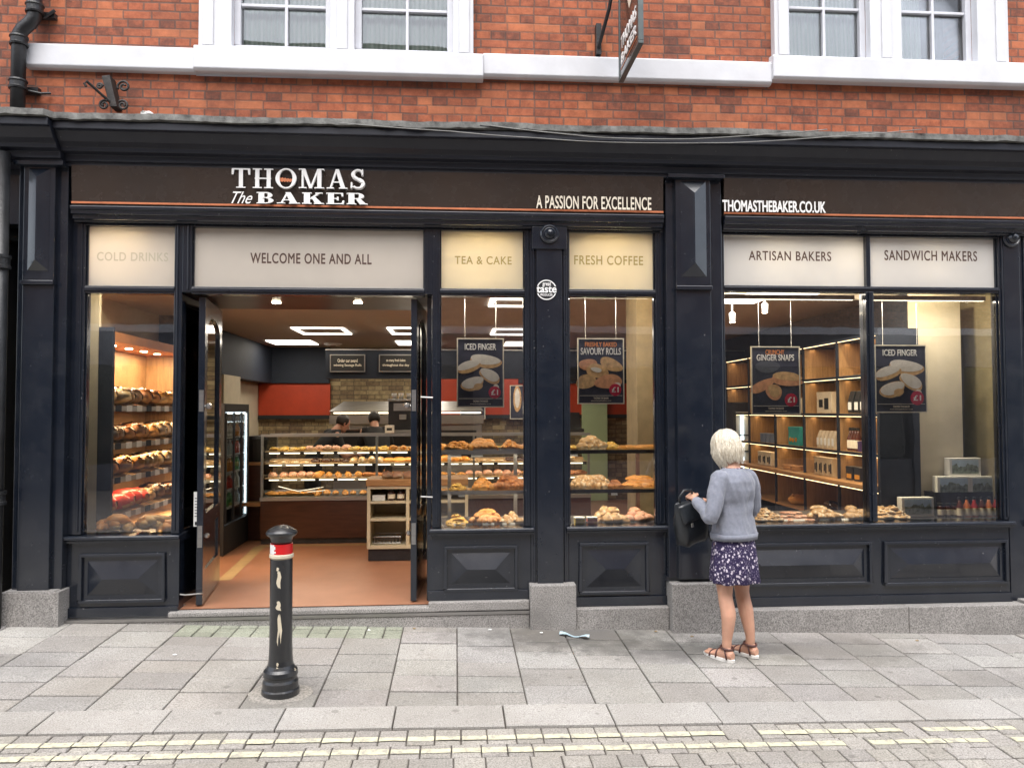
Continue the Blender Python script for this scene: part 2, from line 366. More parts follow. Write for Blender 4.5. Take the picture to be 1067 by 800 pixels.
# ================================================================== GROUND
def tilted(name, m, x0, x1, y0, y1, dz, n=1):
    mb = MB(); mb.add([(x0, y0, G(x0, y0) + dz), (x1, y0, G(x1, y0) + dz), (x1, y1, G(x1, y1) + dz), (x0, y1, G(x0, y1) + dz)], [(0, 1, 2, 3)])
    return mb.build(name, m)
mg, tg, bg = nt('distant_paving')
vg = coord(tg); brg = N(tg, 'ShaderNodeTexBrick'); tg.links.new(vg, brg.inputs['Vector'])
for k, v in (('Scale', 1), ('Mortar Size', .008), ('Brick Width', .28), ('Row Height', .14)): brg.inputs[k].default_value = v
brg.inputs['Color1'].default_value = (.33, .31, .295, 1); brg.inputs['Color2'].default_value = (.27, .255, .24, 1); brg.inputs['Mortar'].default_value = (.09, .08, .07, 1)
tg.links.new(brg.outputs['Color'], bg.inputs['Base Color']); bg.inputs['Roughness'].default_value = .85
def gz(x, y, dz): return (x, y, G(x, y) + dz)
gm = MB()
for (x0, x1, y0, y1) in ((-60, 60, -60, 0.0),):
    gm.add([gz(x0, y0, -.045), gz(x1, y0, -.045), gz(x1, y1, -.045), gz(x0, y1, -.045)], [(0, 1, 2, 3)])
gm.add([(-60, 0, G(-60, 0) - .045), (60, 0, G(60, 0) - .045), (60, 60, G(60, 0) - .045 - 2.2), (-60, 60, G(-60, 0) - .045 - 2.2)], [(0, 1, 2, 3)])
gm.add([(-3000, -3000, -6), (3000, -3000, -6), (3000, 3000, -6), (-3000, 3000, -6)], [(0, 1, 2, 3)])
tag(gm.build('ground', mg), kind='structure')
tag(tilted('pavement_bed', M['joint'], -8, 10, -4.4, -.02, -.012), kind='structure')

def slab(mb, xa, xb, ya, yb, dz, top=.0, rnd=None, skew=0.0, g=.0030, gy=None):
    """one paving stone with eased edges"""
    rnd = rnd or random
    t = rnd.uniform(-.0028, .0028); tx = rnd.uniform(-.003, .003); ty = rnd.uniform(-.003, .003)
    xa += g + rnd.uniform(0, .002); xb -= g + rnd.uniform(0, .002); gy = g if gy is None else gy; ya += gy + rnd.uniform(0, .002); yb -= gy + rnd.uniform(0, .002)
    e = .004; cx, cy = (xa + xb) / 2, (ya + yb) / 2
    def P(x, y, z): return (x, y + skew * x, G(x, y + skew * x) + dz + z + t + tx * (x - cx) * 2 + ty * (y - cy) * 2)
    v = [P(xa, ya, -.03), P(xb, ya, -.03), P(xb, yb, -.03), P(xa, yb, -.03), P(xa, ya, -e), P(xb, ya, -e), P(xb, yb, -e), P(xa, yb, -e),
         P(xa + e, ya + e, 0), P(xb - e, ya + e, 0), P(xb - e, yb - e, 0), P(xa + e, yb - e, 0)]
    f = [(0, 1, 5, 4), (1, 2, 6, 5), (2, 3, 7, 6), (3, 0, 4, 7), (4, 5, 9, 8), (5, 6, 10, 9), (6, 7, 11, 10), (7, 4, 8, 11), (8, 9, 10, 11)]
    mb.add(v, f)
rp = random.Random(3)
KS = .040
pv = MB(); pv.tone = []
x = -7.79; j = 0
while x < 9.6:
    w = .39; y = -1.475 if True else 0
    # column clipped to the kerb line, whose position drifts with x
    yk = -1.49 + KS * x
    y = yk; first = True
    green = -2.05 < x < -.6
    stop = -.02 if not green else -.33
    while y < stop - .02:
        L = rp.choice([.21, .25, .28, .32]) if not first else rp.uniform(.18, .32)
        if stop - (y + L) < .14: L = stop - y
        tn = rp.uniform(.84, 1.08); pv.t = (tn * rp.uniform(.99, 1.02), tn, tn * rp.uniform(.97, 1.01))
        if stop - .35 < y and .55 < x < 1.1: pass
        slab(pv, x, x + w, y, y + L, 0, rnd=rp, gy=.0075); y += L; first = False
    x += w; j += 1
x = -1.94
while x < -.39:
    for yy in (-.33, -.235, -.13):
        tn = rp.uniform(.85, 1.0); pv.t = (tn * .93, tn * 1.02, tn * .86)
        slab(pv, x, x + .13, yy, yy + (.095 if yy != -.13 else .11), -.002, rnd=rp)
    x += .13
tag(pv.build('pavement', M['slab']), kind='structure')
kb = MB(); kb.tone = []
x = -7.93
while x < 9.6:
    tn = rp.uniform(.92, 1.1); kb.t = (tn, tn, tn)
    slab(kb, x, x + .585, -1.765, -1.492, .004, rnd=rp, skew=KS); x += .585
tag(kb.build('kerb', M['kerb']), kind='structure')
st = MB(); st.tone = []; lines = MB(); lines.tone = []
y = -1.768; row = 0
while y > -4.3:
    h = [.175, .135, .125, .15][row % 4]; x = -7.9 + (row % 2) * .07
    while x < 9.5:
        w = rp.uniform(.118, .155)
        if rp.random() < .12: w *= 1.5
        tn = rp.uniform(.84, 1.08); st.t = (tn * 1.01, tn, tn * rp.uniform(.95, 1.0))
        slab(st, x, x + w, y - h, y, -.006, rnd=rp, skew=KS, g=.0024)
        for (la, lb) in (((-1.902, -1.857)), ((-2.040, -1.990))):
            a, b_ = max(y - h + .009, la + rp.uniform(-.004, .004)), min(y - .009, lb + rp.uniform(-.004, .004))
            if b_ - a > .012 and rp.random() < .97:
                lines.t = rp.uniform(.85, 1.05); x0, x1 = x + .003 + rp.uniform(0, .003), x + w - .003 - rp.uniform(0, .003)
                q = [(x0, a), (x0 + (x1 - x0) * .5, a + rp.uniform(-.004, .006)), (x1, a), (x1, b_), (x0 + (x1 - x0) * .5, b_ + rp.uniform(-.006, .004)), (x0, b_)]
                lines.add([(u, v + KS * u, G(u, v + KS * u) - .006 + .0042) for u, v in q], [(0, 1, 2, 3, 4, 5)])
        x += w
    y -= h; row += 1
tag(st.build('road', M['sett']), kind='structure')
my, ty, by = nt('worn_yellow_paint'); vy = coord(ty)
tcy = ramp(ty, noise(ty, vy, 26, 5, .7), [(.40, (.36, .34, .29)), (.50, (.56, .54, .38)), (.72, (.66, .64, .46))])
ty.links.new(tcy, by.inputs['Base Color']); by.inputs['Roughness'].default_value = .8
tag(lines.build('road_marking', my), kind='structure')

# ================================================================== BAKERY BUILDING
BLD = thing('bakery_building', (0, 0, 0), 'red brick building with a navy black bakery shopfront and a brown name board', 'building')
def P_(mb, name, m=None, parent=None, **k): return mb.build(name, m or M['black'], parent or BLD, **k)

# --- brick wall above the shopfront, with four window openings
WX = [(-1.66, -.94), (-.76, -.02), (2.60, 3.27), (3.53, 4.16)]; WZ0 = [4.33, 4.33, 4.385, 4.385]; WZ1 = 5.95
BY = .02
bw = MB(); zb = 3.62; xs = [-7.5]
for a, b_ in WX: xs += [a, b_]
xs.append(9.5)
for i in range(len(xs) - 1):
    if i % 2 == 0: bw.box(xs[i], xs[i + 1], BY, BY + .35, zb, 8.6)
    else:
        k = i // 2; bw.box(xs[i], xs[i + 1], BY, BY + .35, zb, WZ0[k]); bw.box(xs[i], xs[i + 1], BY, BY + .35, WZ1, 8.6)
P_(bw, 'brick_wall', M['brick'])
rf = MB(); rf.box(-7.6, 9.6, -.25, .5, 8.6, 8.8); rf.prism([(-.15, 8.8), (9, 8.8), (9, 9.1), (4, 11.3)], -7.6, 9.6); P_(rf, 'roof', M['lead'])
P_(MB().box(-7.5, 9.5, 8.6, 9.0, -1, 8.6).box(-7.5, -7.2, .37, 8.6, -1, 8.6).box(9.2, 9.5, .37, 8.6, -1, 8.6), 'rear_wall', M['brick2'])
P_(MB().box(-7.2, 9.2, .375, 8.6, 2.95, 3.2), 'upper_floor', M['dark'])
# --- string course: thin band, deeper under the windows
sc = MB()
def course(x0, x1, z0, z1, p):
    sc.prism([(BY, z0), (-p + .02, z0), (-p, z0 + .02), (-p, z1 - .01), (-p + .012, z1), (BY, z1 + .015)], x0, x1)
course(-3.13, -1.93, 4.135, 4.315, .045); course(-1.93, .21, 4.135, 4.325, .075); course(.21, 2.47, 4.165, 4.345, .045); course(2.47, 7.4, 4.20, 4.39, .075)
P_(sc, 'string_course', M['white'], bevel=.006)
# --- upper windows
sur = [(-1.90, .135, 0, 1, 4.327), (2.49, 4.42, 2, 3, 4.392)]
for x0, x1, a, b_, z0 in sur:
    s = MB(); ya, yb = -.055, BY
    s.box(x0, WX[a][0], ya, yb, z0, WZ1 + .25); s.box(WX[a][1], WX[b_][0], ya, yb, z0, WZ1 + .25); s.box(WX[b_][1], x1, ya, yb, z0, WZ1 + .25)
    for k in (a, b_): s.box(WX[k][0], WX[k][1], ya, yb, WZ1, WZ1 + .25)
    for xx in (x0 + .03, x1 - .11, (WX[a][1] + WX[b_][0]) / 2 - .04): s.box(xx, xx + .08, ya - .012, ya - .0005, z0, WZ1 + .2)
    s.box(x0 - .05, x1 + .05, -.12, yb, WZ1 + .25, WZ1 + .40)
    P_(s, 'window_surround', M['white'], bevel=.005)
mc, tc_, bc_ = nt('pale_green_net_curtain')
wv = N(tc_, 'ShaderNodeTexWave'); wv.inputs['Scale'].default_value = 9; wv.inputs['Distortion'].default_value = 3; tc_.links.new(coord(tc_, scale=(1, 1, .06)), wv.inputs['Vector'])
tc_.links.new(ramp(tc_, wv.outputs['Fac'], [(0, (.50, .68, .56)), (1, (.74, .88, .78))]), bc_.inputs['Base Color'])
M['curtain'] = mc
for k, (a, b_) in enumerate(WX):
    z0 = WZ0[k]; w = MB(); y0, y1 = .0205, .10
    w.ring(a, b_, z0, WZ1, .045, y0, y1); mx = (a + b_) / 2 + (.02 if k < 2 else 0)
    w.box(mx - .011, mx + .011, y0 + .01, y1 - .01, z0 + .045, WZ1 - .045)
    for zz in (z0 + (.44 if k > 1 else .36), z0 + .82, z0 + 1.2): w.box(a + .045, b_ - .045, y0 + .012, y1 - .012, zz - .011, zz + .011)
    w.box(a, b_, y0 - .03, y1, z0, z0 + .025)
    W = P_(w, 'upper_window', M['whitegloss'], bevel=.003)
    P_(MB().box(a + .04, b_ - .04, .062, .068, z0 + .04, WZ1 - .04), 'glass_pane', M['glass'], W)
    cur = MB(); n = 260; cw = (b_ - a) * (1 if k < 3 else .42)
    xs0 = a - .02 if k < 3 else a + .0
    rows = []
    for j in range(n + 1):
        u = j / n; xx = xs0 + u * cw; yy = .17 + .006 * sin(u * 40 + k) + .002 * sin(u * 97); rows.append((xx, yy))
    cur.add([(x_, y_ - .055, z0 - .05) for x_, y_ in rows] + [(x_, y_, WZ1 + .05) for x_, y_ in rows], [(i, i + 1, n + 2 + i, n + 1 + i) for i in range(n)])
    P_(cur, 'curtain', M['curtain'], W, smooth=True)
P_(MB().box(-2.4, 5, 1.6, 1.7, 3.9, 6.4).box(-2.4, 5, .372, 1.7, 3.8, 3.9), 'room_behind_windows', mat('upstairs_room', (.14, .13, .12), .9))

# --- cornice with lead flashing
cp = [(y * .76 if y < 0 else y, 3.392 + (z - 3.43) * 1.07) for y, z in [(.30, 3.43), (-.13, 3.43), (-.13, 3.455), (-.16, 3.46), (-.17, 3.50), (-.235, 3.51), (-.245, 3.535), (-.30, 3.56), (-.345, 3.60), (-.36, 3.615), (-.40, 3.62), (-.40, 3.668), (.30, 3.668)]]
cor = MB(); cor.prism(cp, -2.80, 7.0)
cor.prism([(y - (.06 if y < 0 else 0), z) for y, z in cp], -3.55, -2.801)
CO = P_(cor, 'cornice', M['blackmatt'], bevel=.004)
ld = MB(); n = 260; rl = random.Random(5); top = []
for i in range(n + 1):
    x = -3.6 + 10.7 * i / n; ex = .06 if x < -2.79 else 0
    dz = .010 * mnoise.noise(Vector((x * 1.7, 0, 0))) + .006 * mnoise.noise(Vector((x * 9, 3, 0)))
    top.append([(x, BY, 3.76 + dz), (x, -.25 - ex, 3.708 + dz), (x, -.325 - ex + dz, 3.700 + dz * 1.5), (x, -.33 - ex + dz, 3.655 + dz * 1.6 + .006 * mnoise.noise(Vector((x * 22, 1, 0)))), (x, -.28 - ex, 3.652)])
ld.loft(top, cap=False)
P_(ld, 'lead_flashing', M['lead'], CO, smooth=False)

# --- fascia boards (lean outwards a little)
def board(x0, x1, z0, z1, y0, y1, th=.04): return MB().add(
    [(x0, y0, z0), (x1, y0, z0), (x1, y1, z1), (x0, y1, z1), (x0, y0 + th, z0), (x1, y0 + th, z0), (x1, y1 + th, z1), (x0, y1 + th, z1)],
    [(0, 1, 2, 3), (7, 6, 5, 4), (0, 4, 5, 1), (1, 5, 6, 2), (2, 6, 7, 3), (3, 7, 4, 0)])
P_(MB().box(-3.3, 7.0, .0, .15, 2.99, 3.66), 'fascia_backing')
for (x0, x1) in ((-2.765, 1.58), (2.055, 6.3)):
    F = P_(board(x0, x1, 3.115, 3.40, -.085, -.102), 'fascia_sign', M['sign'])
    P_(MB().box(x0, x1, -.0945, -.0862, 3.124, 3.138), 'copper_line', M['copper'], F)
    mo = MB(); mo.prism([(y, z - .035) for y, z in [(.0, 3.035), (-.05, 3.035), (-.05, 3.045), (-.075, 3.053), (-.075, 3.075), (-.10, 3.085), (-.10, 3.105), (-.115, 3.115), (-.115, 3.137), (-.085, 3.1495), (.0, 3.1495)]], x0, x1)
    P_(mo, 'fascia_moulding', parent=F, bevel=.003)
    if x0 < 0:
        L = lambda s, px0, px1, py0, py1, m, b=0, sh=0, **k: (lambda a, c: text(s, a[0], c[0], a[1], c[1], -.118 + 0, m, F, bold=b, shear=sh, **k))(PY(px0, py1, -.12), PY(px1, py0, -.12))
        # serif name drawn stroke by stroke
        def serif_word(glyphs, px0, px1, py0, py1, m, nm, y=-.118):
            a, c = PY(px0, py1, -.12), PY(px1, py0, -.12); x0_, z0_, x1_, z1_ = a[0], a[1], c[0], c[1]
            tot = sum(g[0] for g in glyphs) + .16 * (len(glyphs) - 1); sx = (x1_ - x0_) / tot; sz = z1_ - z0_
            mb = MB(); cur = 0; kk = 0
            for w, polys in glyphs:
                for p in [[(q[0] + dx, q[1]) for q in p_] for dx in (-.018, .018) for p_ in polys]:
                    kk += 1; n_ = len(p); yy = y - .0002 * kk
                    v = [(x0_ + (cur + q[0]) * sx, yy, z0_ + q[1] * sz) for q in p] + [(x0_ + (cur + q[0]) * sx, y + .004, z0_ + q[1] * sz) for q in p]
                    mb.add(v, [tuple(range(n_))] + [(i, (i + 1) % n_, n_ + (i + 1) % n_, n_ + i) for i in range(n_)])
                cur += w + .16
            return mb.build(nm, m, F)
        def R(x0, x1, z0, z1): return [(x0, z0), (x1, z0), (x1, z1), (x0, z1)]
        def Q(a, b_, wa, wb=None):
            wb = wa if wb is None else wb
            return [(a[0] - wa / 2, a[1]), (a[0] + wa / 2, a[1]), (b_[0] + wb / 2, b_[1]), (b_[0] - wb / 2, b_[1])]
        def arc(cx, cz, rx, rz, t0, t1, wmax, wmin, n=26):
            """stroke with contrast: thick where it runs upright"""
            out = []
            for i in range(n):
                a, b_ = t0 + (t1 - t0) * i / n, t0 + (t1 - t0) * (i + 1) / n
                q = []
                for t_, s in ((a, 1), (b_, 1), (b_, -1), (a, -1)):
                    w = wmin + (wmax - wmin) * abs(cos(t_)) ** 1.3
                    q.append((cx + (rx + s * w / 2) * cos(t_), cz + (rz + s * wmin / 2) * sin(t_)))
                out.append(q)
            return out
        S = .055
        def T(): return (.86, [R(.35, .51, 0, 1), R(.02, .84, .93, 1), [(0, .68), (.05, .68), (.09, .94), (.0, .97)], [(.81, .68), (.86, .68), (.86, .97), (.77, .94)], R(.22, .64, 0, S)])
        def H(w=.95, k=.16): return (w, [R(.12, .12 + k, 0, 1), R(w - .12 - k, w - .12, 0, 1), R(.1, w - .1, .47, .53), R(0, .24 + k, 0, S), R(0, .24 + k, 1 - S, 1), R(w - .24 - k, w, 0, S), R(w - .24 - k, w, 1 - S, 1)])
        def O(): return (.98, arc(.49, .5, .41, .49, 0, 2 * pi, .17, .06, 40))
        def Mm(): return (1.2, [R(.14, .20, 0, 1), R(.90, 1.06, 0, 1), Q((.56, 0), (.20, 1), .09, .17), Q((.56, 0), (.93, 1), .06, .06), R(0, .34, 0, S), R(.0, .26, 1 - S, 1), R(.76, 1.2, 0, S), R(.92, 1.2, 1 - S, 1)])
        def A(w=.98): return (w, [Q((.16, 0), (w / 2 - .02, 1), .06, .06), Q((w - .19, 0), (w / 2, 1), .18, .14), R(.24, w - .3, .30, .36), R(0, .32, 0, S), R(w - .38, w, 0, S)])
        def Ss():
            p = []
            p += arc(.36, .73, .23, .24, radians(40), radians(270), .15, .07, 20)
            p += arc(.36, .27, .26, .24, radians(90), radians(-140), .16, .07, 20)
            p += [[(.10, .72), (.24, .64), (.60, .40), (.62, .28), (.50, .34), (.2, .52)], [(.57, .68), (.61, .68), (.61, 1), (.56, .93)], [(.04, 0), (.09, .07), (.08, .32), (.04, .32)]]
            return (.68, p)
        serif_word([T(), H(), O(), Mm(), A(), Ss()], 241.5, 380, 178, 195.6, M['ltr_white'], 'name_lettering')
        # small golden ear of wheat inside the O
        g0 = PY(298, 188, -.13)
        wh = MB()
        for i in range(5):
            wh.add([(g0[0] - .07 + i * .018, -.124 - i * .0003, g0[1] + .012 - i * .002), (g0[0] - .045 + i * .02, -.1245 - i * .0003, g0[1] + .026 - i * .003), (g0[0] - .03 + i * .02, -.125 - i * .0003, g0[1] + .004), (g0[0] - .05 + i * .02, -.1245 - i * .0003, g0[1] - .012)], [(0, 1, 2, 3)])
        wh.build('wheat_emblem', M['copper'], F)
        k = .30
        def Bb(): return (1.0, [R(.1, .1 + k, 0, 1), R(0, .55, 0, .08), R(0, .55, .92, 1)] + arc(.52, .74, .22, .22, -pi / 2, pi / 2, .24, .08, 12) + arc(.52, .26, .28, .22, -pi / 2, pi / 2, .26, .08, 12) + [R(.3, .6, .47, .54)])
        def Aw(): return (1.25, [Q((.22, 0), (.58, 1), .08, .08), Q((.94, 0), (.60, 1), .36, .26), R(.3, .8, .28, .36), R(0, .42, 0, .08), R(.68, 1.25, 0, .08)])
        def Kk(): return (1.2, [R(.1, .1 + k, 0, 1), R(0, .5, 0, .08), R(0, .5, .92, 1), Q((.42, .42), (.92, .96), .1, .1), Q((.94, 0), (.60, .62), .36, .22), R(.74, 1.12, .92, 1), R(.66, 1.2, 0, .08)])
        def Ee(): return (1.0, [R(.1, .1 + k, 0, 1), R(0, .95, 0, .08), R(0, .92, .92, 1), R(.3, .64, .46, .54), [(.86, .06), (.95, .0), (.98, .34), (.93, .34)], [(.84, .94), (.92, 1), (.92, .70), (.87, .70)], R(.60, .66, .34, .66)])
        def Rr(): return (1.15, [R(.1, .1 + k, 0, 1), R(0, .5, 0, .08), R(0, .6, .92, 1), Q((.92, 0), (.62, .50), .34, .26), R(.3, .62, .46, .54), R(.80, 1.15, 0, .08)] + arc(.58, .74, .24, .22, -pi / 2, pi / 2, .26, .08, 12))
        serif_word([Bb(), Aw(), Kk(), Ee(), Rr()], 267.5, 383, 202.3, 212, M['ltr_white'], 'name_lettering')
        L('The', 241, 263, 200, 212, M['ltr_white'], 0.0, .55, name='script_lettering')
        L('A PASSION FOR EXCELLENCE', 559, 678.5, 206, 217, M['ltr_cream'], .022, spacing=1.06)
    else:
        a, c = PY(753, 220, -.12), PY(860, 210.5, -.12)
        text('THOMASTHEBAKER.CO.UK', a[0], c[0], a[1], c[1], -.118, M['ltr_white'], F, bold=.035)

# --- pilasters
def pilaster(x0, x1, s0, s1, zb, zt=3.405, ledge=2.555):
    p = MB(); p.box(x0, x1, -.085, .05, zb, zt)
    p.box(s0, s1, -.125, -.0852, zb, ledge - .03); p.box(s0 - .005, s1 + .005, -.15, -.0855, ledge - .03, ledge)
    p.box(s0, s1, -.13, -.0858, ledge + .0005, zt); p.box(x0, x1, -.17, -.0848, zt - .028, zt + .001)
    o = P_(p, 'pilaster', bevel=.004)
    P_(MB().hip(s0 + .035, s1 - .035, ledge + .07, zt - .045, -.1315, -.175), 'raised_panel', parent=o)
    return o
PL = pilaster(-3.13, -2.79, -3.075, -2.86, .36)
PM = pilaster(1.60, 2.035, 1.665, 1.935, .36, ledge=2.56)
P_(MB().box(-3.165, -2.77, -.165, .05, -.2, .362).box(-3.13, -2.80, -.155, .05, .3625, .368), 'stone_plinth', M['granite'], PL, bevel=.008)
P_(MB().box(1.60, 2.052, -.165, .05, -.3, .335), 'stone_plinth', M['granite'], PM, bevel=.008)
P_(MB().box(1.585, 2.05, -.07, .05, .3355, .37), 'pilaster_foot', parent=PM)
# neighbour returning at the far left and the shopfront beyond the right edge
P_(MB().box(-7.5, -3.32, .0, .35, -.3, 3.62), 'side_wall', M['black'])
PR = pilaster(6.4, 6.8, 6.45, 6.72, .3)
P_(MB().box(6.8, 9.5, .0, .35, -.6, 3.62), 'side_wall', M['brick'])

# --- slender piers with a rosette
def rosette(x, z, y, par):
    r = MB(); r.lathe([(.0, 0), (.074, 0), (.074, .012), (.060, .024), (.052, .018), (.044, .018), (.040, .03), (.026, .046), (.020, .062), (.0, .068)], (x, y, z), 28, axis='y')
    return P_(r, 'rosette', M['black'], par, smooth=False, bevel=.002)
def pier(x0, x1, z0, z1, roz):
    p = MB(); p.box(x0, x1, -.02, .08, z0, z1); w = x1 - x0
    if w > .2:
        p.box(x0 + .045, x1 - .045, -.055, -.0202, z0, z1 - .002)
        p.box(x0 + .02, x0 + .035, -.032, -.0203, z0, z1 - .003); p.box(x1 - .035, x1 - .02, -.032, -.0203, z0, z1 - .003)
        p.box(x0 + .01, x1 - .01, -.07, -.0555, z1 - .17, z1 - .001)
    o = P_(p, 'window_pier', bevel=.004)
    rosette((x0 + x1) / 2, roz, -.0705 if w > .2 else -.0205, o); return o
P1 = pier(.565, .850, .33, 3.012, 2.955)
P_(MB().box(.548, .892, -.115, .05, -.3, .333), 'stone_plinth', M['granite'], P1, bevel=.008)
P2 = pier(4.352, 4.492, .12, 3.03, 2.985)
P_(MB().box(4.40, 4.60, -.12, .05, -.4, .14), 'stone_plinth', M['granite'], P2, bevel=.006)
# award roundel on the first pier
bx, bz = PY(569.5, 302, -.06)
rd = MB(); rd.lathe([(.0, 0), (.080, 0), (.080, .003), (0, .003)], (bx, -.0556, bz), 40, axis='y'); RD = P_(rd, 'award_sticker', M['dark'], P1)
rr_ = MB()
for t0, t1 in ((.12, .88), (1.12, 1.88)):
    n = 30
    for i in range(n):
        a, b_ = pi * (t0 + (t1 - t0) * i / n), pi * (t0 + (t1 - t0) * (i + 1) / n)
        rr_.add([(bx + r * cos(t_), -.0592, bz + r * sin(t_)) for r, t_ in ((.076, a), (.076, b_), (.069, b_), (.069, a))], [(0, 1, 2, 3)])
rr_.build('sticker_ring', M['ltr_white'], RD)
text('great', bx - .030, bx + .034, bz + .022, bz + .056, -.0588, M['ltr_white'], RD, bold=.02, depth=.001)
text('taste', bx - .074, bx + .074, bz - .020, bz + .024, -.0588, M['ltr_white'], RD, bold=.03, depth=.001)
text('PRODUCER', bx - .046, bx + .046, bz - .046, bz - .030, -.0588, M['ltr_white'], RD, bold=.02, depth=.001)

# --- shop windows: frame > sill, transom pane, glass pane, lettering
def shop_window(xa, xb, zs, zt0, zt1, film_m, word=None, wpx=None, wm=None, ztop=2.9985, divider=None, zbar=.055, letter_y=None, hasglass=True, bold=.02, sill=True, x0=None, x1=None):
    """xa..xb the clear glass, zs top of the sill, zt0..zt1 the transom light"""
    x0 = x0 if x0 is not None else xa - .045; x1 = x1 if x1 is not None else xb + .045
    f = MB()
    f.box(x0, xa, -.012, .09, zs, ztop); f.box(xb, x1, -.012, .09, zs, ztop)
    f.box(xa, xb, -.010, .088, zt0 - zbar, zt0); f.box(xa, xb, -.010, .088, zt1, ztop)
    f.box(xa, xb, -.02, -.0102, zt0 - zbar + .018, zt0 - .012)
    for s, xx in ((1, xa), (-1, xb)):
        f.box(xx, xx + s * .010, .012, .06, zs, zt0 - zbar); f.box(xx, xx + s * .010, .012, .06, zt0, zt1)
        f.box(xx - s * .030, xx - s * .018, -.022, -.0121, zs + .02, ztop)
    if divider:
        f.box(divider - .032, divider + .032, -.014, .09, zs, zt0 - zbar); f.box(divider - .022, divider + .012, -.012, .088, zt0, zt1)
        f.box(divider - .014, divider + .014, -.030, -.0142, zs, zt0 - zbar)
    o = P_(f, 'shop_window', bevel=.003)
    sp = [(xa + .010, xb - .010)] if not divider else [(xa + .010, divider - .032), (divider + .032, xb - .010)]
    st_ = [(xa + .010, xb - .010)] if not divider else [(xa + .010, divider - .022), (divider + .012, xb - .010)]
    for k, (a, b_) in enumerate(sp):
        if hasglass: P_(MB().box(a, b_, .030, .036, zs + .002, zt0 - zbar - .001), 'glass_pane', M['glass'], o)
    for k, (a, b_) in enumerate(st_):
        P_(MB().box(a, b_, .028, .034, zt0 + .002, zt1 - .002), 'transom_pane', film_m, o)
        if word:
            wd = word if isinstance(word, str) else word[k]; q = wpx if isinstance(word, str) else wpx[k]
            p, r = PY(q[0], q[3], .025), PY(q[1], q[2], .025)
            text(wd, p[0], r[0], p[1], r[1], .0275, wm, o, bold=bold, depth=.001, spacing=1.12)
    if sill:
        s = MB(); s.prism([(.12, zs), (-.055, zs - .006), (-.07, zs - .014), (-.07, zs - .030), (-.052, zs - .042), (-.052, zs - .055), (.12, zs - .055)], x0 - .02, x1 + .02)
        P_(s, 'sill', parent=o, bevel=.003)
    return o
WA = shop_window(-2.70, -2.065, .735, 2.542, 2.985, M['film'], 'COLD DRINKS', (101, 175, 263.5, 271.5), M['ltr_pale'], x0=-2.79, x1=-2.01)
WB = shop_window(-1.942, -.235, 2.5, 2.542, 2.985, M['film'], 'WELCOME ONE AND ALL', (261, 387, 265, 274), M['ltr_brown'], hasglass=False, sill=False, x0=-2.0095, x1=-.1752, bold=.03)
WC = shop_window(-.118, .523, .752, 2.545, 2.987, M['film_y'], 'TEA & CAKE', (474, 533, 267.5, 275), M['ltr_gold'], x0=-.1748, x1=.5648)
WD = shop_window(.862, 1.535, .755, 2.548, 2.992, M['film_y'], 'FRESH COFFEE', (598.5, 670, 267, 275.5), M['ltr_gold'], x0=.8502, x1=1.598)
WE = shop_window(2.078, 4.318, .752, 2.598, 3.052, M['film_w'], ['ARTISAN BAKERS', 'SANDWICH MAKERS'], [(780.5, 866, 262.5, 271), (922, 1018, 262, 271)], M['ltr_brown'], divider=3.247, x0=2.037, x1=4.3518, zbar=.045, bold=.03) if False else \
     shop_window(2.078, 4.318, .752, 2.590, 2.985, M['film_w'], ['ARTISAN BAKERS', 'SANDWICH MAKERS'], [(780.5, 866, 262.5, 271), (922, 1018, 262, 271)], M['ltr_brown'], divider=3.247, x0=2.037, x1=4.3518, zbar=.045, bold=.02)
WG = shop_window(4.55, 6.33, .752, 2.590, 2.985, M['film_w'], x0=4.4925, x1=6.3995, zbar=.045)

# --- stallrisers (panelled wood under each sill)
def stall(x0, x1, z0, z1, panels, fy=-.012):
    s = MB(); s.box(x0, x1, fy, .09, z0, z1); s.box(x0, x1, fy - .022, fy - .0002, z0, z0 + .07)
    o = P_(s, 'stallriser', bevel=.003)
    for (a, b_, c, d) in panels:
        P_(MB().ring(a, b_, c, d, .022, fy - .026, fy - .0004), 'panel_moulding', parent=o, bevel=.006)
        P_(MB().hip(a + .055, b_ - .055, c + .055, d - .055, fy - .0005, fy - .050), 'raised_panel', parent=o)
    return o
stall(-2.79, -2.005, .145, .679, [(-2.70, -2.10, .245, .60)])
stall(-.205, .5645, .215, .696, [(-.085, .463, .275, .615)])
stall(.8505, 1.598, .150, .699, [(.93, 1.46, .235, .625)])
stall(2.052, 4.352, .118, .696, [(2.16, 3.215, .27, .60), (3.315, 4.325, .255, .60)])
stall(4.4925, 6.3995, .05, .696, [(4.6, 6.2, .27, .60)])
# --- stone steps and threshold
P_(MB().box(-2.77, .548, -.075, .02, -.2, .142).box(-2.05, -.2052, .021, .15, -.2, .186).box(-2.06, -.12, -.078, .0208, .1425, .180), 'threshold_step', M['granite'], bevel=.008)
P_(MB().box(-2.77, .546, -.082, -.02, .1425 - .022, .1428), 'step_nosing', M['steel'])
P_(MB().box(-.2, .546, -.077, -.0125, .145, .2145).box(.892, 1.599, -.09, .05, -.3, .148), 'stone_base', M['granite'], bevel=.008)
P_(MB().box(2.0525, 3.45, -.12, .05, -.4, .1165).box(3.454, 4.3995, -.12, .05, -.4, .1165).box(4.6005, 7, -.12, .05, -.4, .045), 'stone_base', M['granite'], bevel=.006)

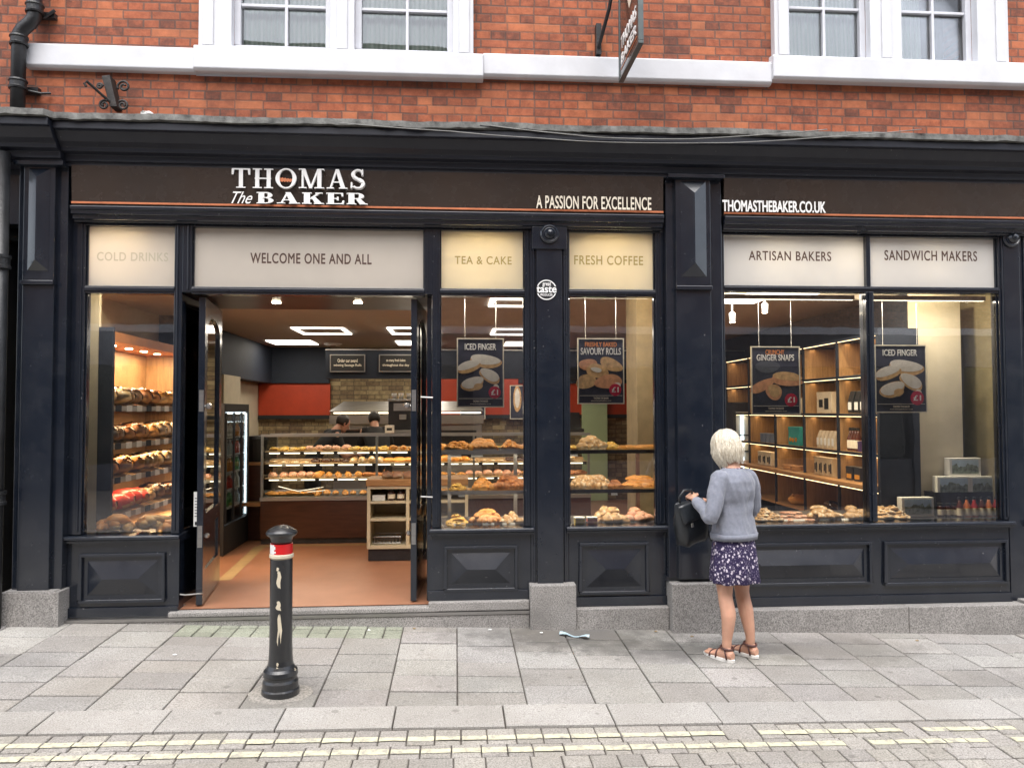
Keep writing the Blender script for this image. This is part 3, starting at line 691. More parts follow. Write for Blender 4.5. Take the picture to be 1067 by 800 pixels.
# --- recessed entrance: glazed returns, soffit with two downlights, two open leaves
P_(MB().box(-2.07, -.18, .0905, .93, 2.50, 2.545), 'porch_soffit', M['brownwood'])
for px in (288, 373):
    d = ray(px, 315); t_ = (2.50 - CAM.z) / d.z; q = CAM + d * t_
    P_(MB().lathe([(0, -.004), (.034, -.004), (.034, .0), (0, .0)], (q.x, q.y, 2.4975), 20), 'downlight', M['bulb'])
for s, xx in ((-1, -2.048), (1, -.20)):
    r = MB(); r.box(xx - .018, xx + .018, .0895, .14, .186, 2.499); r.box(xx - .018, xx + .018, .86, .93, .186, 2.499)
    r.box(xx - .018, xx + .018, .1402, .8598, .186, .74); r.box(xx - .018, xx + .018, .1402, .8598, 2.42, 2.498)
    o = P_(r, 'porch_screen', bevel=.003)
    P_(MB().box(xx - .003, xx + .003, .141, .859, .741, 2.419), 'glass_pane', M['glass'], o)
def leaf(x_free, x_hinge, inner):
    """open door leaf built along +y then turned about its hinge"""
    L = .82; T = .045; z0, z1 = .20, 2.47
    o = thing('door_leaf', (x_hinge, .86, 0), None, None); o.parent = BLD
    b = MB(); h = T / 2
    b2 = lambda y0, y1, za, zb, e=0: b.box(x_hinge - h + e, x_hinge + h - e, .86 - L + y0, .86 - L + y1, za, zb)
    b2(0, .11, z0, z1); b2(L - .11, L, z0, z1); b2(.1102, L - .1102, z0, z0 + .24); b2(.1102, L - .1102, z0 + .55, z0 + .66)
    b2(.1102, L - .1102, z0 + .2402, z0 + .5498, .012)
    # arched head of the glazed light
    zt = z1 - .12; yc = L / 2; rr = (L - .22) / 2; n = 16
    b2(.1102, L - .1102, zt, z1)
    for i in range(n):
        a0, a1 = pi * i / n, pi * (i + 1) / n; R0 = .12
        pts = [(yc + rr * cos(a0), zt - R0 + R0 * sin(a0)), (yc + rr * cos(a1), zt - R0 + R0 * sin(a1)), (yc + rr * cos(a1), zt), (yc + rr * cos(a0), zt)]
        Y = lambda q: .86 - L + q
        b.add([(x_hinge - h, Y(p), z) for p, z in pts] + [(x_hinge + h, Y(p), z) for p, z in pts], [(0, 1, 2, 3), (7, 6, 5, 4), (0, 4, 5, 1), (1, 5, 6, 2), (2, 6, 7, 3), (3, 7, 4, 0)])
    b.build('leaf_frame', M['black'], o, bevel=.003)
    MB().box(x_hinge - .003, x_hinge + .003, .86 - L + .11, .86 - .11, z0 + .66, zt).build('glass_pane', M['glass'], o)
    k = MB(); k.box(x_hinge - .016, x_hinge + .016, .86 - L - .003, .86 - L - .0002, 1.62, 1.78); k.build('lock_plate', M['steel'], o); k = MB(); k.box(x_hinge - .016, x_hinge + .016, .86 - L - .003, .86 - L - .0002, .62, .78)
    k.build('lock_plate', M['steel'], o)
    hd = MB(); s = inner
    hd.lathe([(0, 0), (.012, 0), (.012, .03), (.022, .036), (.024, .05), (.016, .062), (0, .064)], (x_hinge + s * (h + .03), .86 - L + .055, 1.66), 16, axis='y')
    hd.tube([(x_hinge + s * h, .86 - L + .05, 1.66), (x_hinge + s * (h + .035), .86 - L + .05, 1.66)], .01)
    hd.build('handle', M['steel'], o); hd = MB(); hd.lathe([(0, 0), (.018, 0), (.02, .01), (.012, .03), (0, .032)], (x_hinge + s * (h + .02), .86 - L + .05, .70), 14, axis='y')
    hd.build('handle', M['steel'], o)
    o.rotation_euler.z = atan2(x_free - x_hinge, L) * 1.0
    return o
LL = leaf(-1.88, -2.0, 1); LL.rotation_euler.z = atan2(.12, .82)
LR = leaf(-.315, -.265, -1); LR.rotation_euler.z = -atan2((.315 - .265), .82)
# stay hooks and opening hours notice on the left return
P_(MB().tube([(-1.99, -.03, .30), (-1.95, -.035, .296), (-1.85, -.02, .30), (-1.84, .0, .295)], .006), 'stay_hook', M['steel'])
P_(MB().tube([(-.17, -.03, .98), (-.26, -.03, .985)], .006).tube([(-.17, -.03, 1.72), (-.26, -.03, 1.725)], .006), 'stay_hook', M['steel'])

# --- shop interior shell
SBX = 3.83
FL = .19; CE = 2.62
P_(MB().box(-3.05, 4.6, .1505, 6.6, -.2, .1855).box(-2.0, -.19, -.005, .151, .1862, .189), 'shop_floor', M['tile'])
fs = MB(); 
for a, b_ in (((-1.97, 1.0), (-2.08, 2.6)),): fs.add([(a[0] - .05, a[1] - .05, .1868), (a[0] + .06, a[1] - .05, .1868), (b_[0] + .06, b_[1], .1868), (b_[0] - .05, b_[1], .1868)], [(0, 1, 2, 3)])
fs.add([(-2.1, 2.58, .1872), (-.2, 2.58, .1872), (-.2, 2.66, .1872), (-2.1, 2.66, .1872)], [(0, 1, 2, 3)])
P_(fs, 'floor_edging', M['buffstrip'])
P_(MB().box(-3.1, 4.8, .93, 6.7, CE, CE + .05).box(-3.1, 4.8, .0895, .9298, 3.02, 3.06).box(-1.98, 4.8, .9005, .9298, CE, 3.019).box(-3.08, -1.98, .9005, .9298, CE, 3.019), 'shop_ceiling', M['ceiling'])
P_(MB().box(-3.2, -3.08, .09, 6.7, -.1, CE + .3), 'interior_wall', M['cream'])
P_(MB().box(4.45, 4.6, .09, 6.7, -.1, CE + .3), 'interior_wall', mat('olive_brown_wall', (.12, .10, .055), .8, var=.15))
P_(MB().box(-3.08, 4.45, 6.5, 6.62, -.1, CE + .3), 'interior_wall', M['brick_in'])
nv = MB(); nv.box(-3.075, -1.98, 6.40, 6.498, 2.06, CE - .001)
P_(nv, 'navy_bulkhead', M['navy']); P_(MB().box(-3.075, -2.86, 2.4, 6.398, 2.06, CE - .001), 'navy_bulkhead', M['navy']); P_(MB().box(1.0, 4.4, 6.40, 6.498, 2.06, CE - .001), 'navy_bulkhead', M['navy'])
P_(MB().box(-3.075, -2.72, 3.45, 4.15, .188, 2.058), 'chimney_breast', M['cream'])
P_(MB().box(-3.07, -1.97, 6.44, 6.498, 1.56, 2.058).box(1.0, 4.4, 6.44, 6.498, 1.50, 2.058).box(-.3, 1.0, 6.44, 6.498, 1.50, 2.30), 'red_panel', M['redwall'])
P_(MB().box(-3.07, 4.4, 6.43, 6.4385, 1.50, 1.558), 'dark_tile_band', M['dark'])
BK = P_(MB().box(-1.66, 4.2, 4.15, 4.35, 2.04, 2.40), 'menu_bulkhead', M['navy'])
P_(MB().box(-1.66, 4.2, 4.135, 4.149, 2.40, 2.415), 'bulkhead_rail', M['steel'], BK)
P_(MB().box(3.84, 4.30, .44, .82, .756, CE - .001), 'interior_column', mat('cream_column', (.56, .50, .38), .7, var=.05))
P_(MB().box(SBX + .005, SBX + .03, .45, 6.39, 2.285, CE - .001), 'navy_bulkhead', M['navy'])
for px0, px1, l1, l2 in ((345, 379.5, 'Order our award', 'winning Sausage Rolls'), (396, 429, 'so many fresh bakes', 'throughout the day')):
    a, c = PY(px0, 386.5, 4.13), PY(px1, 370.5, 4.13)
    bo = P_(MB().box(a[0], c[0], 4.118, 4.134, a[1], c[1]), 'chalkboard', M['dark'], BK)
    P_(MB().ring(a[0] - .01, c[0] + .01, a[1] - .01, c[1] + .01, .012, 4.110, 4.1345), 'board_frame', M['steel'], bo) if False else MB().ring(a[0] - .014, c[0] + .014, a[1] - .014, c[1] + .014, .013, 4.110, 4.133).build('board_frame', M['steel'], BK)
    w = c[0] - a[0]; h = c[1] - a[1]
    text(l1, a[0] + w * .2, c[0] - w * .2, a[1] + h * .56, a[1] + h * .78, 4.1175, M['ltr_cream'], BK, bold=.01, depth=.001)
    text(l2, a[0] + w * .08, c[0] - w * .08, a[1] + h * .26, a[1] + h * .46, 4.1175, M['ltr_cream'], BK, bold=.01, depth=.001)
P_(MB().box(2.02, 2.42, 6.36, 6.439, .188, 2.06), 'back_door', M['greendoor'])
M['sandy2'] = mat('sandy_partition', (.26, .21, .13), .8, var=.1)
# cream column between the right display and window D
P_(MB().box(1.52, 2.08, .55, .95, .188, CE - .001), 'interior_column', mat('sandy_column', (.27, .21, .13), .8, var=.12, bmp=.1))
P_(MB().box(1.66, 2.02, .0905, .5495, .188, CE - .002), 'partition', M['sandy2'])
# display decks inside the windows
P_(MB().box(-.19, 1.655, .0915, .62, .70, .742).box(2.02, 4.44, .0915, .75, .70, .742).box(-3.07, -2.075, .0915, .27, .70, .730), 'display_deck', mat('deck_laminate', (.05, .045, .045), .35))
P_(MB().box(2.03, 4.44, .74, .755, .188, .699).box(-.18, 1.64, .605, .62, .188, .699), 'deck_front', M['brownwood'])
# ================================================================== BAKED GOODS (templates, copied)
def bread_mat(name, top, side, flour=0, rough=.5):
    m, t, b = nt(name); v = coord(t); g = N(t, 'ShaderNodeNewGeometry') if False else N(t, 'ShaderNodeTexCoord')
    sep = N(t, 'ShaderNodeSeparateXYZ'); t.links.new(g.outputs['Generated'], sep.inputs[0])
    n = noise(t, v, 38, 5, .65); ad = N(t, 'ShaderNodeMath', operation='MULTIPLY_ADD'); ad.inputs[1].default_value = .5
    t.links.new(n, ad.inputs[0]); t.links.new(sep.outputs['Z'], ad.inputs[2])
    c = ramp(t, ad.outputs[0], [(.35, side), (.75, top), (1.0, tuple(x * .62 for x in top))])
    if flour: c = mixc(t, ramp(t, noise(t, v, 22, 4), [(.5, (0, 0, 0)), (.62, (flour,) * 3)]), c, (.78, .70, .58))
    oi = N(t, 'ShaderNodeObjectInfo'); c = mixc(t, .5, c, ramp(t, oi.outputs['Random'], [(0, (.72, .66, .6)), (1, (1, 1, 1))]), 'MULTIPLY')
    t.links.new(c, b.inputs['Base Color']); b.inputs['Roughness'].default_value = rough
    bump(t, b, noise(t, v, 70, 4), .5, .004); return m
BM = {'gold': bread_mat('golden_crust', (.76, .34, .07), (.84, .56, .24)), 'brown': bread_mat('brown_crust', (.46, .17, .045), (.66, .36, .13)),
      'pale': bread_mat('pale_dough', (.62, .38, .17), (.72, .56, .36), .8), 'choc': bread_mat('chocolate_glaze', (.075, .03, .018), (.20, .09, .04), rough=.25),
      'iced': bread_mat('white_icing', (.82, .74, .64), (.60, .36, .15), rough=.35), 'cheese': bread_mat('melted_cheese', (.80, .50, .10), (.66, .36, .10)),
      'straw': bread_mat('pale_crust_loaf', (.70, .46, .20), (.80, .62, .38), .5), 'pinkroll': bread_mat('sugared_pink', (.70, .34, .22), (.72, .52, .36), .5), 'seed': bread_mat('seeded_brown', (.20, .10, .045), (.36, .20, .09), .3)}
def template(kind):
    mb = MB(); r = random.Random(hash(kind) % 999 if False else sum(map(ord, kind)))
    if kind == 'bun': mb.blob((0, 0, .024), (.046, .046, .032), 20, 12, nz=.2, flat=.7, seed=1)
    elif kind == 'roll': mb.blob((0, 0, .022), (.032, .075, .03), 20, 12, nz=.22, flat=.7, seed=2)
    elif kind == 'slice': 
        mb.blob((0, 0, .016), (.045, .07, .018), nz=.22, fr=4, flat=.7, seed=3)
        for i in range(5): mb.blob((r.uniform(-.03, .03), r.uniform(-.05, .05), .03), (.012, .012, .008), 8, 5, seed=i)
    elif kind == 'croissant':
        rings = []
        for i in range(15):
            u = i / 14; a = pi * (u - .5) * 1.15; rad = .008 + .026 * sin(pi * u) ** .8 * (1 + .16 * (i % 2)); cx, cy = .05 * sin(a), .042 * cos(a) - .02
            rings.append([(cx + rad * cos(t) * sin(a), cy + rad * cos(t) * cos(a), .026 + rad * sin(t) * .95) for t in [2 * pi * k / 10 for k in range(10)]])
        mb.loft(rings)
    elif kind == 'pasty':
        mb.blob((0, 0, .02), (.068, .036, .028), nz=.12, flat=.65, seed=5)
        mb.tube([(.07 * cos(a), .036 * sin(a) * 1.05, .018 + .006 * (k % 2)) for k, a in enumerate([pi + pi * j / 12 for j in range(13)])], .007, 6)
    elif kind == 'cookie': mb.blob((0, 0, .008), (.042, .042, .010), nz=.08, flat=.8, seed=6)
    elif kind == 'ring':
        rings = []
        for i in range(21):
            a = 2 * pi * i / 20; rings.append([((.032 + .018 * cos(t)) * cos(a), (.032 + .018 * cos(t)) * sin(a), .018 + .017 * sin(t)) for t in [2 * pi * k / 10 for k in range(10)]])
        mb.loft(rings, cap=False)
    elif kind == 'loaf':
        mb.blob((0, 0, .055), (.058, .115, .058), 20, 12, nz=.10, flat=.75, seed=8)
        for i in range(4): mb.blob((0, -.07 + i * .045, .098), (.038, .016, .016), 10, 6, seed=i)
    elif kind == 'twist':
        for s in (0, pi): mb.tube([(.016 * cos(u * 2.6 * pi + s), -.07 + .14 * u, .02 + .010 * sin(u * 2.6 * pi + s)) for u in [k / 16 for k in range(17)]], [.008 + .010 * sin(pi * k / 16) for k in range(17)], 8)
    return mb
def wrapper_mb(rx, ry, rz, seed):
    """crumpled clear bag with a gathered neck"""
    mb = MB(); rings = []; r = random.Random(seed)
    for j in range(14):
        u = j / 13; k = (sin(pi * min(1, u * 1.25) * .92 + .12)) ** .5 if u < .8 else .28 + .9 * (u - .8); ring = []
        for i in range(20):
            a = 2 * pi * i / 20; q = k * (1 + .10 * mnoise.noise(Vector((cos(a) * 3, sin(a) * 3, j * .9 + seed))))
            ring.append((rx * q * cos(a), -ry + 2.3 * ry * u, rz + rz * q * sin(a)))
        rings.append(ring)
    mb.loft(rings, cap=False); return mb
TPL = {}
rg = random.Random(11)
def good(kind, m, label, group, name, loc, rz=0, scale=1, cat='pastry', tilt=None):
    tilt = rg.uniform(-.22, .22) if tilt is None else tilt
    key = (kind, m)
    if key not in TPL:
        o = template(kind).build(name, BM[m], smooth=True); TPL[key] = o
    else:
        o = TPL[key].copy(); C.objects.link(o); o.name = name
    o.location = loc; o.rotation_euler = (tilt, 0, rz); o.scale = (scale,) * 3
    tag(o, label, cat, group); return o
rg = random.Random(11)

# ================================================================== GLASS SERVING COUNTER
CY_ = 2.68; CX0, CX1 = -2.10, 1.50
ct = thing('serving_counter', (0, CY_, FL), 'long glass fronted counter on a dark brown base, four tiers of pastries behind the door', 'counter')
MB().box(CX0, CX1, CY_ + .02, CY_ + .85, FL + .06, .655).build('base', M['brownwood'], ct)
MB().box(CX0, CX1, CY_ + .05, CY_ + .8, FL - .002, FL + .0595).build('kick_plate', M['darksteel'], ct)
MB().box(CX0 - .005, CX1, CY_, CY_ + .86, .656, .692).build('base_rail', M['steel'], ct)
fr_ = MB(); 
for x in (CX0 + .012, -.86, .2, CX1 - .02): fr_.box(x - .012, x + .012, CY_ + .015, CY_ + .04, .6925, 1.345)
fr_.box(CX0, CX1, CY_ + .01, CY_ + .05, 1.346, 1.372); fr_.box(CX0, CX1, CY_ + .42, CY_ + .45, 1.346, 1.37)
fr_.build('case_frame', M['steel'], ct)
MB().box(CX0 + .01, CX1 - .01, CY_ + .004, CY_ + .009, .693, 1.345).build('front_glass', M['caseglass'], ct)
MB().box(CX0 + .002, CX0 + .007, CY_ + .012, CY_ + .8, .693, 1.345).build('end_glass', M['caseglass'], ct)
SH = [(1.185, .30), (1.055, .38), (.895, .50), (.695, .62)]
trayw = mat('pale_tray_liner', (.60, .42, .24), .5)
for k, (z, d) in enumerate(SH):
    s = MB().box(CX0 + .03, CX1 - .03, CY_ + .06, CY_ + .06 + d, z - .008, z).build('shelf', M['steel'] if k == 3 else trayw, ct)
    if k < 3: MB().box(CX0 + .08, CX1 - .05, CY_ + .052, CY_ + .066, z - .026, z - .015).build('strip_light', M['stripw'], s)
nt_ = 0
for k, (z, d) in enumerate(SH[:3]):
    for i in range(18):
        x = CX0 + .22 + i * .195 + rg.uniform(-.02, .02)
        if x > CX1 - .05: continue
        MB().box(x - .022, x + .022, CY_ + .044, CY_ + .047, z - .034, z - .002).build('price_ticket', M['darksteel'] if rg.random() < .6 else M['flagwhite'], ct)
rows = [('top', [('slice', 'cheese', 'cheese topped slice', 'slice'), ('bun', 'pinkroll', 'pink sugared bun', 'bun'), ('slice', 'cheese', 'yellow cheese topped slice', 'slice'), ('twist', 'gold', 'golden pastry twist', 'pastry'), ('croissant', 'gold', 'golden croissant', 'croissant')]),
        ('second', [('cookie', 'pale', 'flat pale biscuit', 'biscuit'), ('ring', 'choc', 'dark chocolate ring', 'doughnut'), ('roll', 'pale', 'pale soft roll', 'bread roll'), ('pasty', 'gold', 'golden crimped pasty', 'pasty'), ('croissant', 'gold', 'golden croissant', 'croissant')]),
        ('third', [('bun', 'pinkroll', 'sugared pink bun', 'bun'), ('roll', 'gold', 'golden sausage roll', 'sausage roll'), ('pasty', 'brown', 'brown crimped pasty', 'pasty'), ('slice', 'gold', 'golden pastry slice', 'slice')]),
        ('bottom', [('pasty', 'gold', 'golden crimped pasty', 'pasty'), ('roll', 'gold', 'golden sausage roll', 'sausage roll'), ('bun', 'brown', 'brown glazed bun', 'bun'), ('cookie', 'pinkroll', 'flat pink iced biscuit', 'biscuit')])]
for k, (rn, kinds) in enumerate(rows):
    z, d = SH[k]; x = CX0 + .10; seg = (CX1 - CX0) / (len(kinds) * 1.6); 
    while x < CX1 - .1:
        ki = int((x - CX0) / seg) % len(kinds); kd = kinds[ki]
        gz_ = 'on the %s tier of the glass counter' % rn
        for yy in ((.09,) if k < 1 else (.09,)):
            good(kd[0], kd[1], '%s %s' % (kd[2], gz_), '%ss %s' % (kd[2], gz_), kd[3].replace(' ', '_'), (x, CY_ + .06 + yy + rg.uniform(-.015, .02), z + .001), rg.uniform(-.5, .5), rg.uniform(1.0, 1.25), kd[3])
        x += rg.uniform(.075, .105) * 1.12
# tiered second rows (further back, seen over the first) on the two upper tiers
for k in (0, 1):
    z, d = SH[k]
    sup = MB().box(CX0 + .05, CX1 - .05, CY_ + .22, CY_ + .34, z + .0005, z + .035).build('riser', trayw, ct)
# tongs lying in the case
tg_ = MB()
for (a, b_) in (((-1.93, .80), (-1.70, .735)), ((-1.72, .745), (-1.45, .785)), ((-1.62, .735), (-1.42, .75))):
    tg_.tube([(a[0], CY_ + .10, a[1]), (b_[0], CY_ + .13, b_[1])], .006, 6)
tag(tg_.build('tongs', M['steel']), 'steel serving tongs lying on the bottom tier of the glass counter', 'tongs')

# coffee machine, till, white box on the counter top
cm = thing('coffee_machine', (-.55, CY_ + .7, 1.373), 'tall steel and black coffee machine standing on the glass counter beside the door', 'coffee machine')
x0, z0 = -.60, 1.373
for nm, m_, d in (('body', 'darksteel', (x0 - .18, x0 + .16, 3.2, 3.5, z0, z0 + .36)), ('cup_rail', 'steel', (x0 - .19, x0 + .17, 3.19, 3.51, z0 + .361, z0 + .385)), ('drip_tray', 'steel', (x0 - .15, x0 + .13, 3.12, 3.199, z0, z0 + .03)), ('spout', 'steel', (x0 - .05, x0 + .03, 3.14, 3.199, z0 + .15, z0 + .21)), ('panel', 'steel', (x0 - .12, x0 + .10, 3.192, 3.1995, z0 + .25, z0 + .34))):
    B(nm, M[m_], cm, *d, bevel=.006)
for dx in (-.12, -.04, .05):
    MB().lathe([(.0, 0), (.022, 0), (.03, .07), (.0, .07)], (x0 + dx, 3.3, z0 + .386), 14).build('cup', M['flagwhite'], cm, smooth=True)
w = thing('napkin_box', (-.75, 3.05, 1.372), 'small white napkin box standing on the glass counter', 'box')
MB().box(-.80, -.70, 3.0, 3.1, 1.373, 1.46).build('body', M['flagwhite'], w, bevel=.004); MB().box(-.78, -.72, 2.998, 2.9995, 1.40, 1.43).build('label', M['darksteel'], w)
tl = thing('till', (1.40, 3.2, 1.372), 'black card till with tilted screen on the counter under the savoury rolls poster', 'till')
MB().box(1.28, 1.50, 3.1, 3.4, 1.372, 1.41).build('base', M['dark'], tl, bevel=.01)
sc_ = MB().add([(1.28, 3.15, 1.42), (1.46, 3.10, 1.42), (1.46, 3.20, 1.60), (1.28, 3.25, 1.60), (1.28, 3.17, 1.415), (1.46, 3.12, 1.415), (1.46, 3.22, 1.595), (1.28, 3.27, 1.595)], [(0, 1, 2, 3), (7, 6, 5, 4), (0, 4, 5, 1), (1, 5, 6, 2), (2, 6, 7, 3), (3, 7, 4, 0)])
sc_.build('screen', M['darksteel'], tl)

# ================================================================== EXTRACTION HOOD AND OVEN at the back
hd = thing('extraction_hood', (-1.0, 5.6, 1.3), 'stainless steel extraction hood over the ovens behind the counter', 'hood')
MB().add([(-1.78, 5.2, 1.62), (.4, 5.2, 1.62), (.4, 5.9, 1.62), (-1.78, 5.9, 1.62), (-1.6, 5.35, 1.76), (.3, 5.35, 1.76), (.3, 5.9, 1.76), (-1.6, 5.9, 1.76)], [(0, 3, 2, 1), (4, 5, 6, 7), (0, 1, 5, 4), (1, 2, 6, 5), (2, 3, 7, 6), (3, 0, 4, 7)]).build('canopy', M['steel'], hd)
MB().box(-1.72, .36, 5.21, 5.25, 1.585, 1.605).build('hood_light', M['stripw'], hd)
MB().box(-1.78, .4, 5.22, 5.3, 1.44, 1.56).build('front_panel', M['steel'], hd)
ov = thing('oven', (-1.0, 5.7, FL), 'wide stainless oven below the extraction hood', 'oven')
MB().box(-1.74, .38, 5.35, 5.95, FL, 1.42).build('body', M['steel'], ov, bevel=.01)
MB().box(-1.66, -.35, 5.335, 5.349, .95, 1.34).build('door', M['darksteel'], ov, bevel=.004); MB().box(-.28, .3, 5.335, 5.349, .95, 1.34).build('door', M['darksteel'], ov, bevel=.004)
MB().tube([(-1.6, 5.31, 1.36), (-.4, 5.31, 1.36)], .012).build('handle', M['steel'], ov)

# ================================================================== DRINKS FRIDGE on the left
fg = thing('drinks_fridge', (-2.55, 2.45, FL), 'tall black open fronted drinks fridge with a cold white strip light by the left wall', 'fridge')
FX = -2.30
b = MB(); b.box(-2.95, FX, 2.05, 2.09, FL, 1.70); b.box(-2.95, FX, 2.93, 2.97, FL, 1.70); b.box(-2.95, FX, 2.0905, 2.9295, 1.62, 1.70); b.box(-2.95, FX, 2.0905, 2.9295, FL, .48); b.box(-2.95, -2.90, 2.0905, 2.9295, .4805, 1.6195)
b.build('cabinet', M['dark'], fg, bevel=.004)
MB().box(-2.90, FX + .002, 2.0485, 2.0495, FL, 1.7).build('side_panel', M['darksteel'], fg)
for z in (.62, .80, .98, 1.16, 1.34, 1.50):
    s = MB().box(-2.88, FX - .03, 2.10, 2.92, z, z + .012).build('shelf', M['flagwhite'], fg)
MB().box(FX - .025, FX - .008, 2.095, 2.115, .5, 1.6).box(FX - .025, FX - .008, 2.90, 2.92, .5, 1.6).box(FX - .05, FX - .02, 2.12, 2.9, 1.595, 1.612).build('strip_light', M['stripc'], fg)
gb = MB(); 
for y in (2.10, 2.38, 2.66, 2.92): gb.box(FX - .004, FX + .012, y - .012, y + .012, .5, 1.61)
gb.build('door_frame', M['dark'], fg)
MB().box(FX - .002, FX + .002, 2.11, 2.91, .5, 1.61).build('door_glass', M['caseglass'], fg)
cols = [mat('drink_%s' % n, c, .2, coat=.6, var=.05) for n, c in (('orange', (.75, .28, .03)), ('green', (.10, .40, .12)), ('clear', (.55, .62, .66)), ('red', (.6, .04, .03)), ('milk', (.75, .72, .65)))]
bt = []
for i, mm in enumerate(cols):
    o = thing('drink_bottle', (0, 0, 0), None, 'bottle', 'bottles on the fridge shelves')
    MB().lathe([(0, 0), (.03, 0), (.032, .01), (.032, .085), (.014, .12), (.013, .135), (0, .135)], (0, 0, 0), 12).build('body', mm, o, smooth=True)
    MB().lathe([(0, .1352), (.015, .1352), (.015, .152), (0, .152)], (0, 0, 0), 12).build('cap', M['flagwhite'], o); bt.append(o)
used = set(); cn = ['orange', 'green', 'clear', 'red', 'milky white']
for si, z in enumerate((.632, .812, .992, 1.172, 1.352)):
    for j in range(6):
        i = (si * 2 + j // 2) % 5; o = bt[i] if i not in used else copy_tree(bt[i]); used.add(i)
        o.location = (FX - .09, 2.18 + j * .13, z); o['label'] = '%s drink bottle on shelf %s of the tall drinks fridge' % (cn[i], ['one', 'two', 'three', 'four', 'five'][si])
        o['group'] = '%s drinks on fridge shelf %s' % (cn[i], ['one', 'two', 'three', 'four', 'five'][si])

# ================================================================== BREAD SHELVING along the left wall
bs = thing('bread_shelving', (-2.8, 1.0, FL), 'brown wall shelving of bread with an orange lit canopy in the narrow left window', 'shelving')
BX = -2.64; y0, y1 = .30, 2.02
MB().box(-3.07, -3.05, y0 + .02, y1, .2, 2.20).build('back_panel', M['oakin'], bs)
MB().box(-2.725, BX + .02, y0 - .02, y0 + .015, .2, 2.27).build('end_panel', M['navy'], bs); MB().box(-3.07, -2.7255, y0 - .018, y0 + .015, .2, 2.62).build('end_panel', M['cream'], bs); MB().box(-3.07, BX + .02, y1 + .001, y1 + .03, .2, 2.24).build('end_panel', M['oakin'], bs)
MB().box(-3.07, BX - .01, y0 + .0155, y1, 2.17, 2.245).build('canopy', M['orangeboard'], bs)
for y in (.45, .78, 1.10, 1.42, 1.74):
    MB().lathe([(0, -.003), (.028, -.003), (.028, 0), (0, 0)], (-2.84, y, 2.168), 16).build('downlight', M['bulb'], bs)
BZ = [1.70, 1.405, 1.14, .85]
for z in BZ:
    s = MB(); s.add([(-3.05, y0 + .02, z + .03), (BX, y0 + .02, z - .05), (BX, y1 - .01, z - .05), (-3.05, y1 - .01, z + .03), (-3.05, y0 + .02, z + .015), (BX, y0 + .02, z - .065), (BX, y1 - .01, z - .065), (-3.05, y1 - .01, z + .015)], [(0, 1, 2, 3), (7, 6, 5, 4), (0, 4, 5, 1), (1, 5, 6, 2), (2, 6, 7, 3), (3, 7, 4, 0)])
    o = s.build('shelf', M['oakin'], bs)
    MB().box(BX + .0005, BX + .008, y0 + .02, y1 - .01, z - .075, z - .035).build('ticket_rail', M['steel'], o)
    for i in range(8):
        y = y0 + .12 + i * .2; MB().box(BX + .009, BX + .012, y - .05, y + .05, z - .078, z - .028).build('price_ticket', M['flagwhite'] if i % 3 else M['navy'], o)
MB().box(-3.05, BX, y0 + .02, y1, .2, .66).build('base_cupboard', M['oakin'], bs)
bagc = [('straw', 'pale crusted loaf', 'pale crusted loaves'), ('seed', 'dark seeded loaf', 'seeded loaves'), ('brown', 'brown crusty loaf', 'crusty loaves'), ('gold', 'golden loaf', 'golden loaves'), ('pale', 'floury pale loaf', 'floury loaves')]
def bagged(kind, m, label, group, name, loc, rz, sc, cat, seed, wrap=None, ry=.11):
    o = thing(name, loc, label, cat, group)
    q = template(kind).build('loaf', BM[m], None, smooth=True); q.parent = o
    w = wrapper_mb(.07, ry, .062, seed).build('wrapper', M[wrap or 'bagplastic'], None, smooth=True); w.parent = o
    o.rotation_euler.z = rz; o.scale = (sc,) * 3; return o
M['redbag'] = mat('red_paper_bag', (.50, .045, .03), .35, var=.2, bmp=.4)
BT = {}
ordn = ['top', 'second', 'third', 'lowest']
for k, z in enumerate(BZ):
    for i in range(10):
        y = y0 + .11 + i * .168; red = k == 3 and i < 5
        m_, lab, gr = bagc[(k + i // 2) % 5] if not red else ('brown', 'loaf in a red bag', 'red bags')
        for row in (0,):
            key = (m_, red)
            if key not in BT: o = bagged('loaf', m_, '', '', 'bagged_loaf' if not red else 'red_bagged_loaf', (0, 0, 0), 0, 1, 'bread', len(BT), 'redbag' if red else None); BT[key] = o
            else: o = copy_tree(BT[key])
            o.location = (-2.76 + rg.uniform(-.02, .02), y + rg.uniform(-.02, .02), z - .022); o.rotation_euler = (0, rg.uniform(.15, .3), pi / 2 + rg.uniform(-.5, .5)); o.scale = tuple(rg.uniform(1.0, 1.3) for _ in range(3))
            o['label'] = ('%s wrapped in clear plastic' % lab if not red else 'loaf wrapped in a shiny red bag') + ' on the %s bread shelf' % ordn[k]
            o['group'] = gr + ' on the %s bread shelf' % ordn[k]; o['category'] = 'bread'
for i in range(26):
    good('roll' if i % 2 else 'croissant', 'gold' if i % 3 else 'straw', 'golden roll heaped at the bottom of the left bread window', 'rolls heaped at the bottom of the left bread window', 'bread_roll', (-2.36 + rg.uniform(-.26, .24), .15 + rg.uniform(-.05, .08), .732 + (i // 9) * .026), rg.uniform(0, 3), 1.1, 'bread roll')

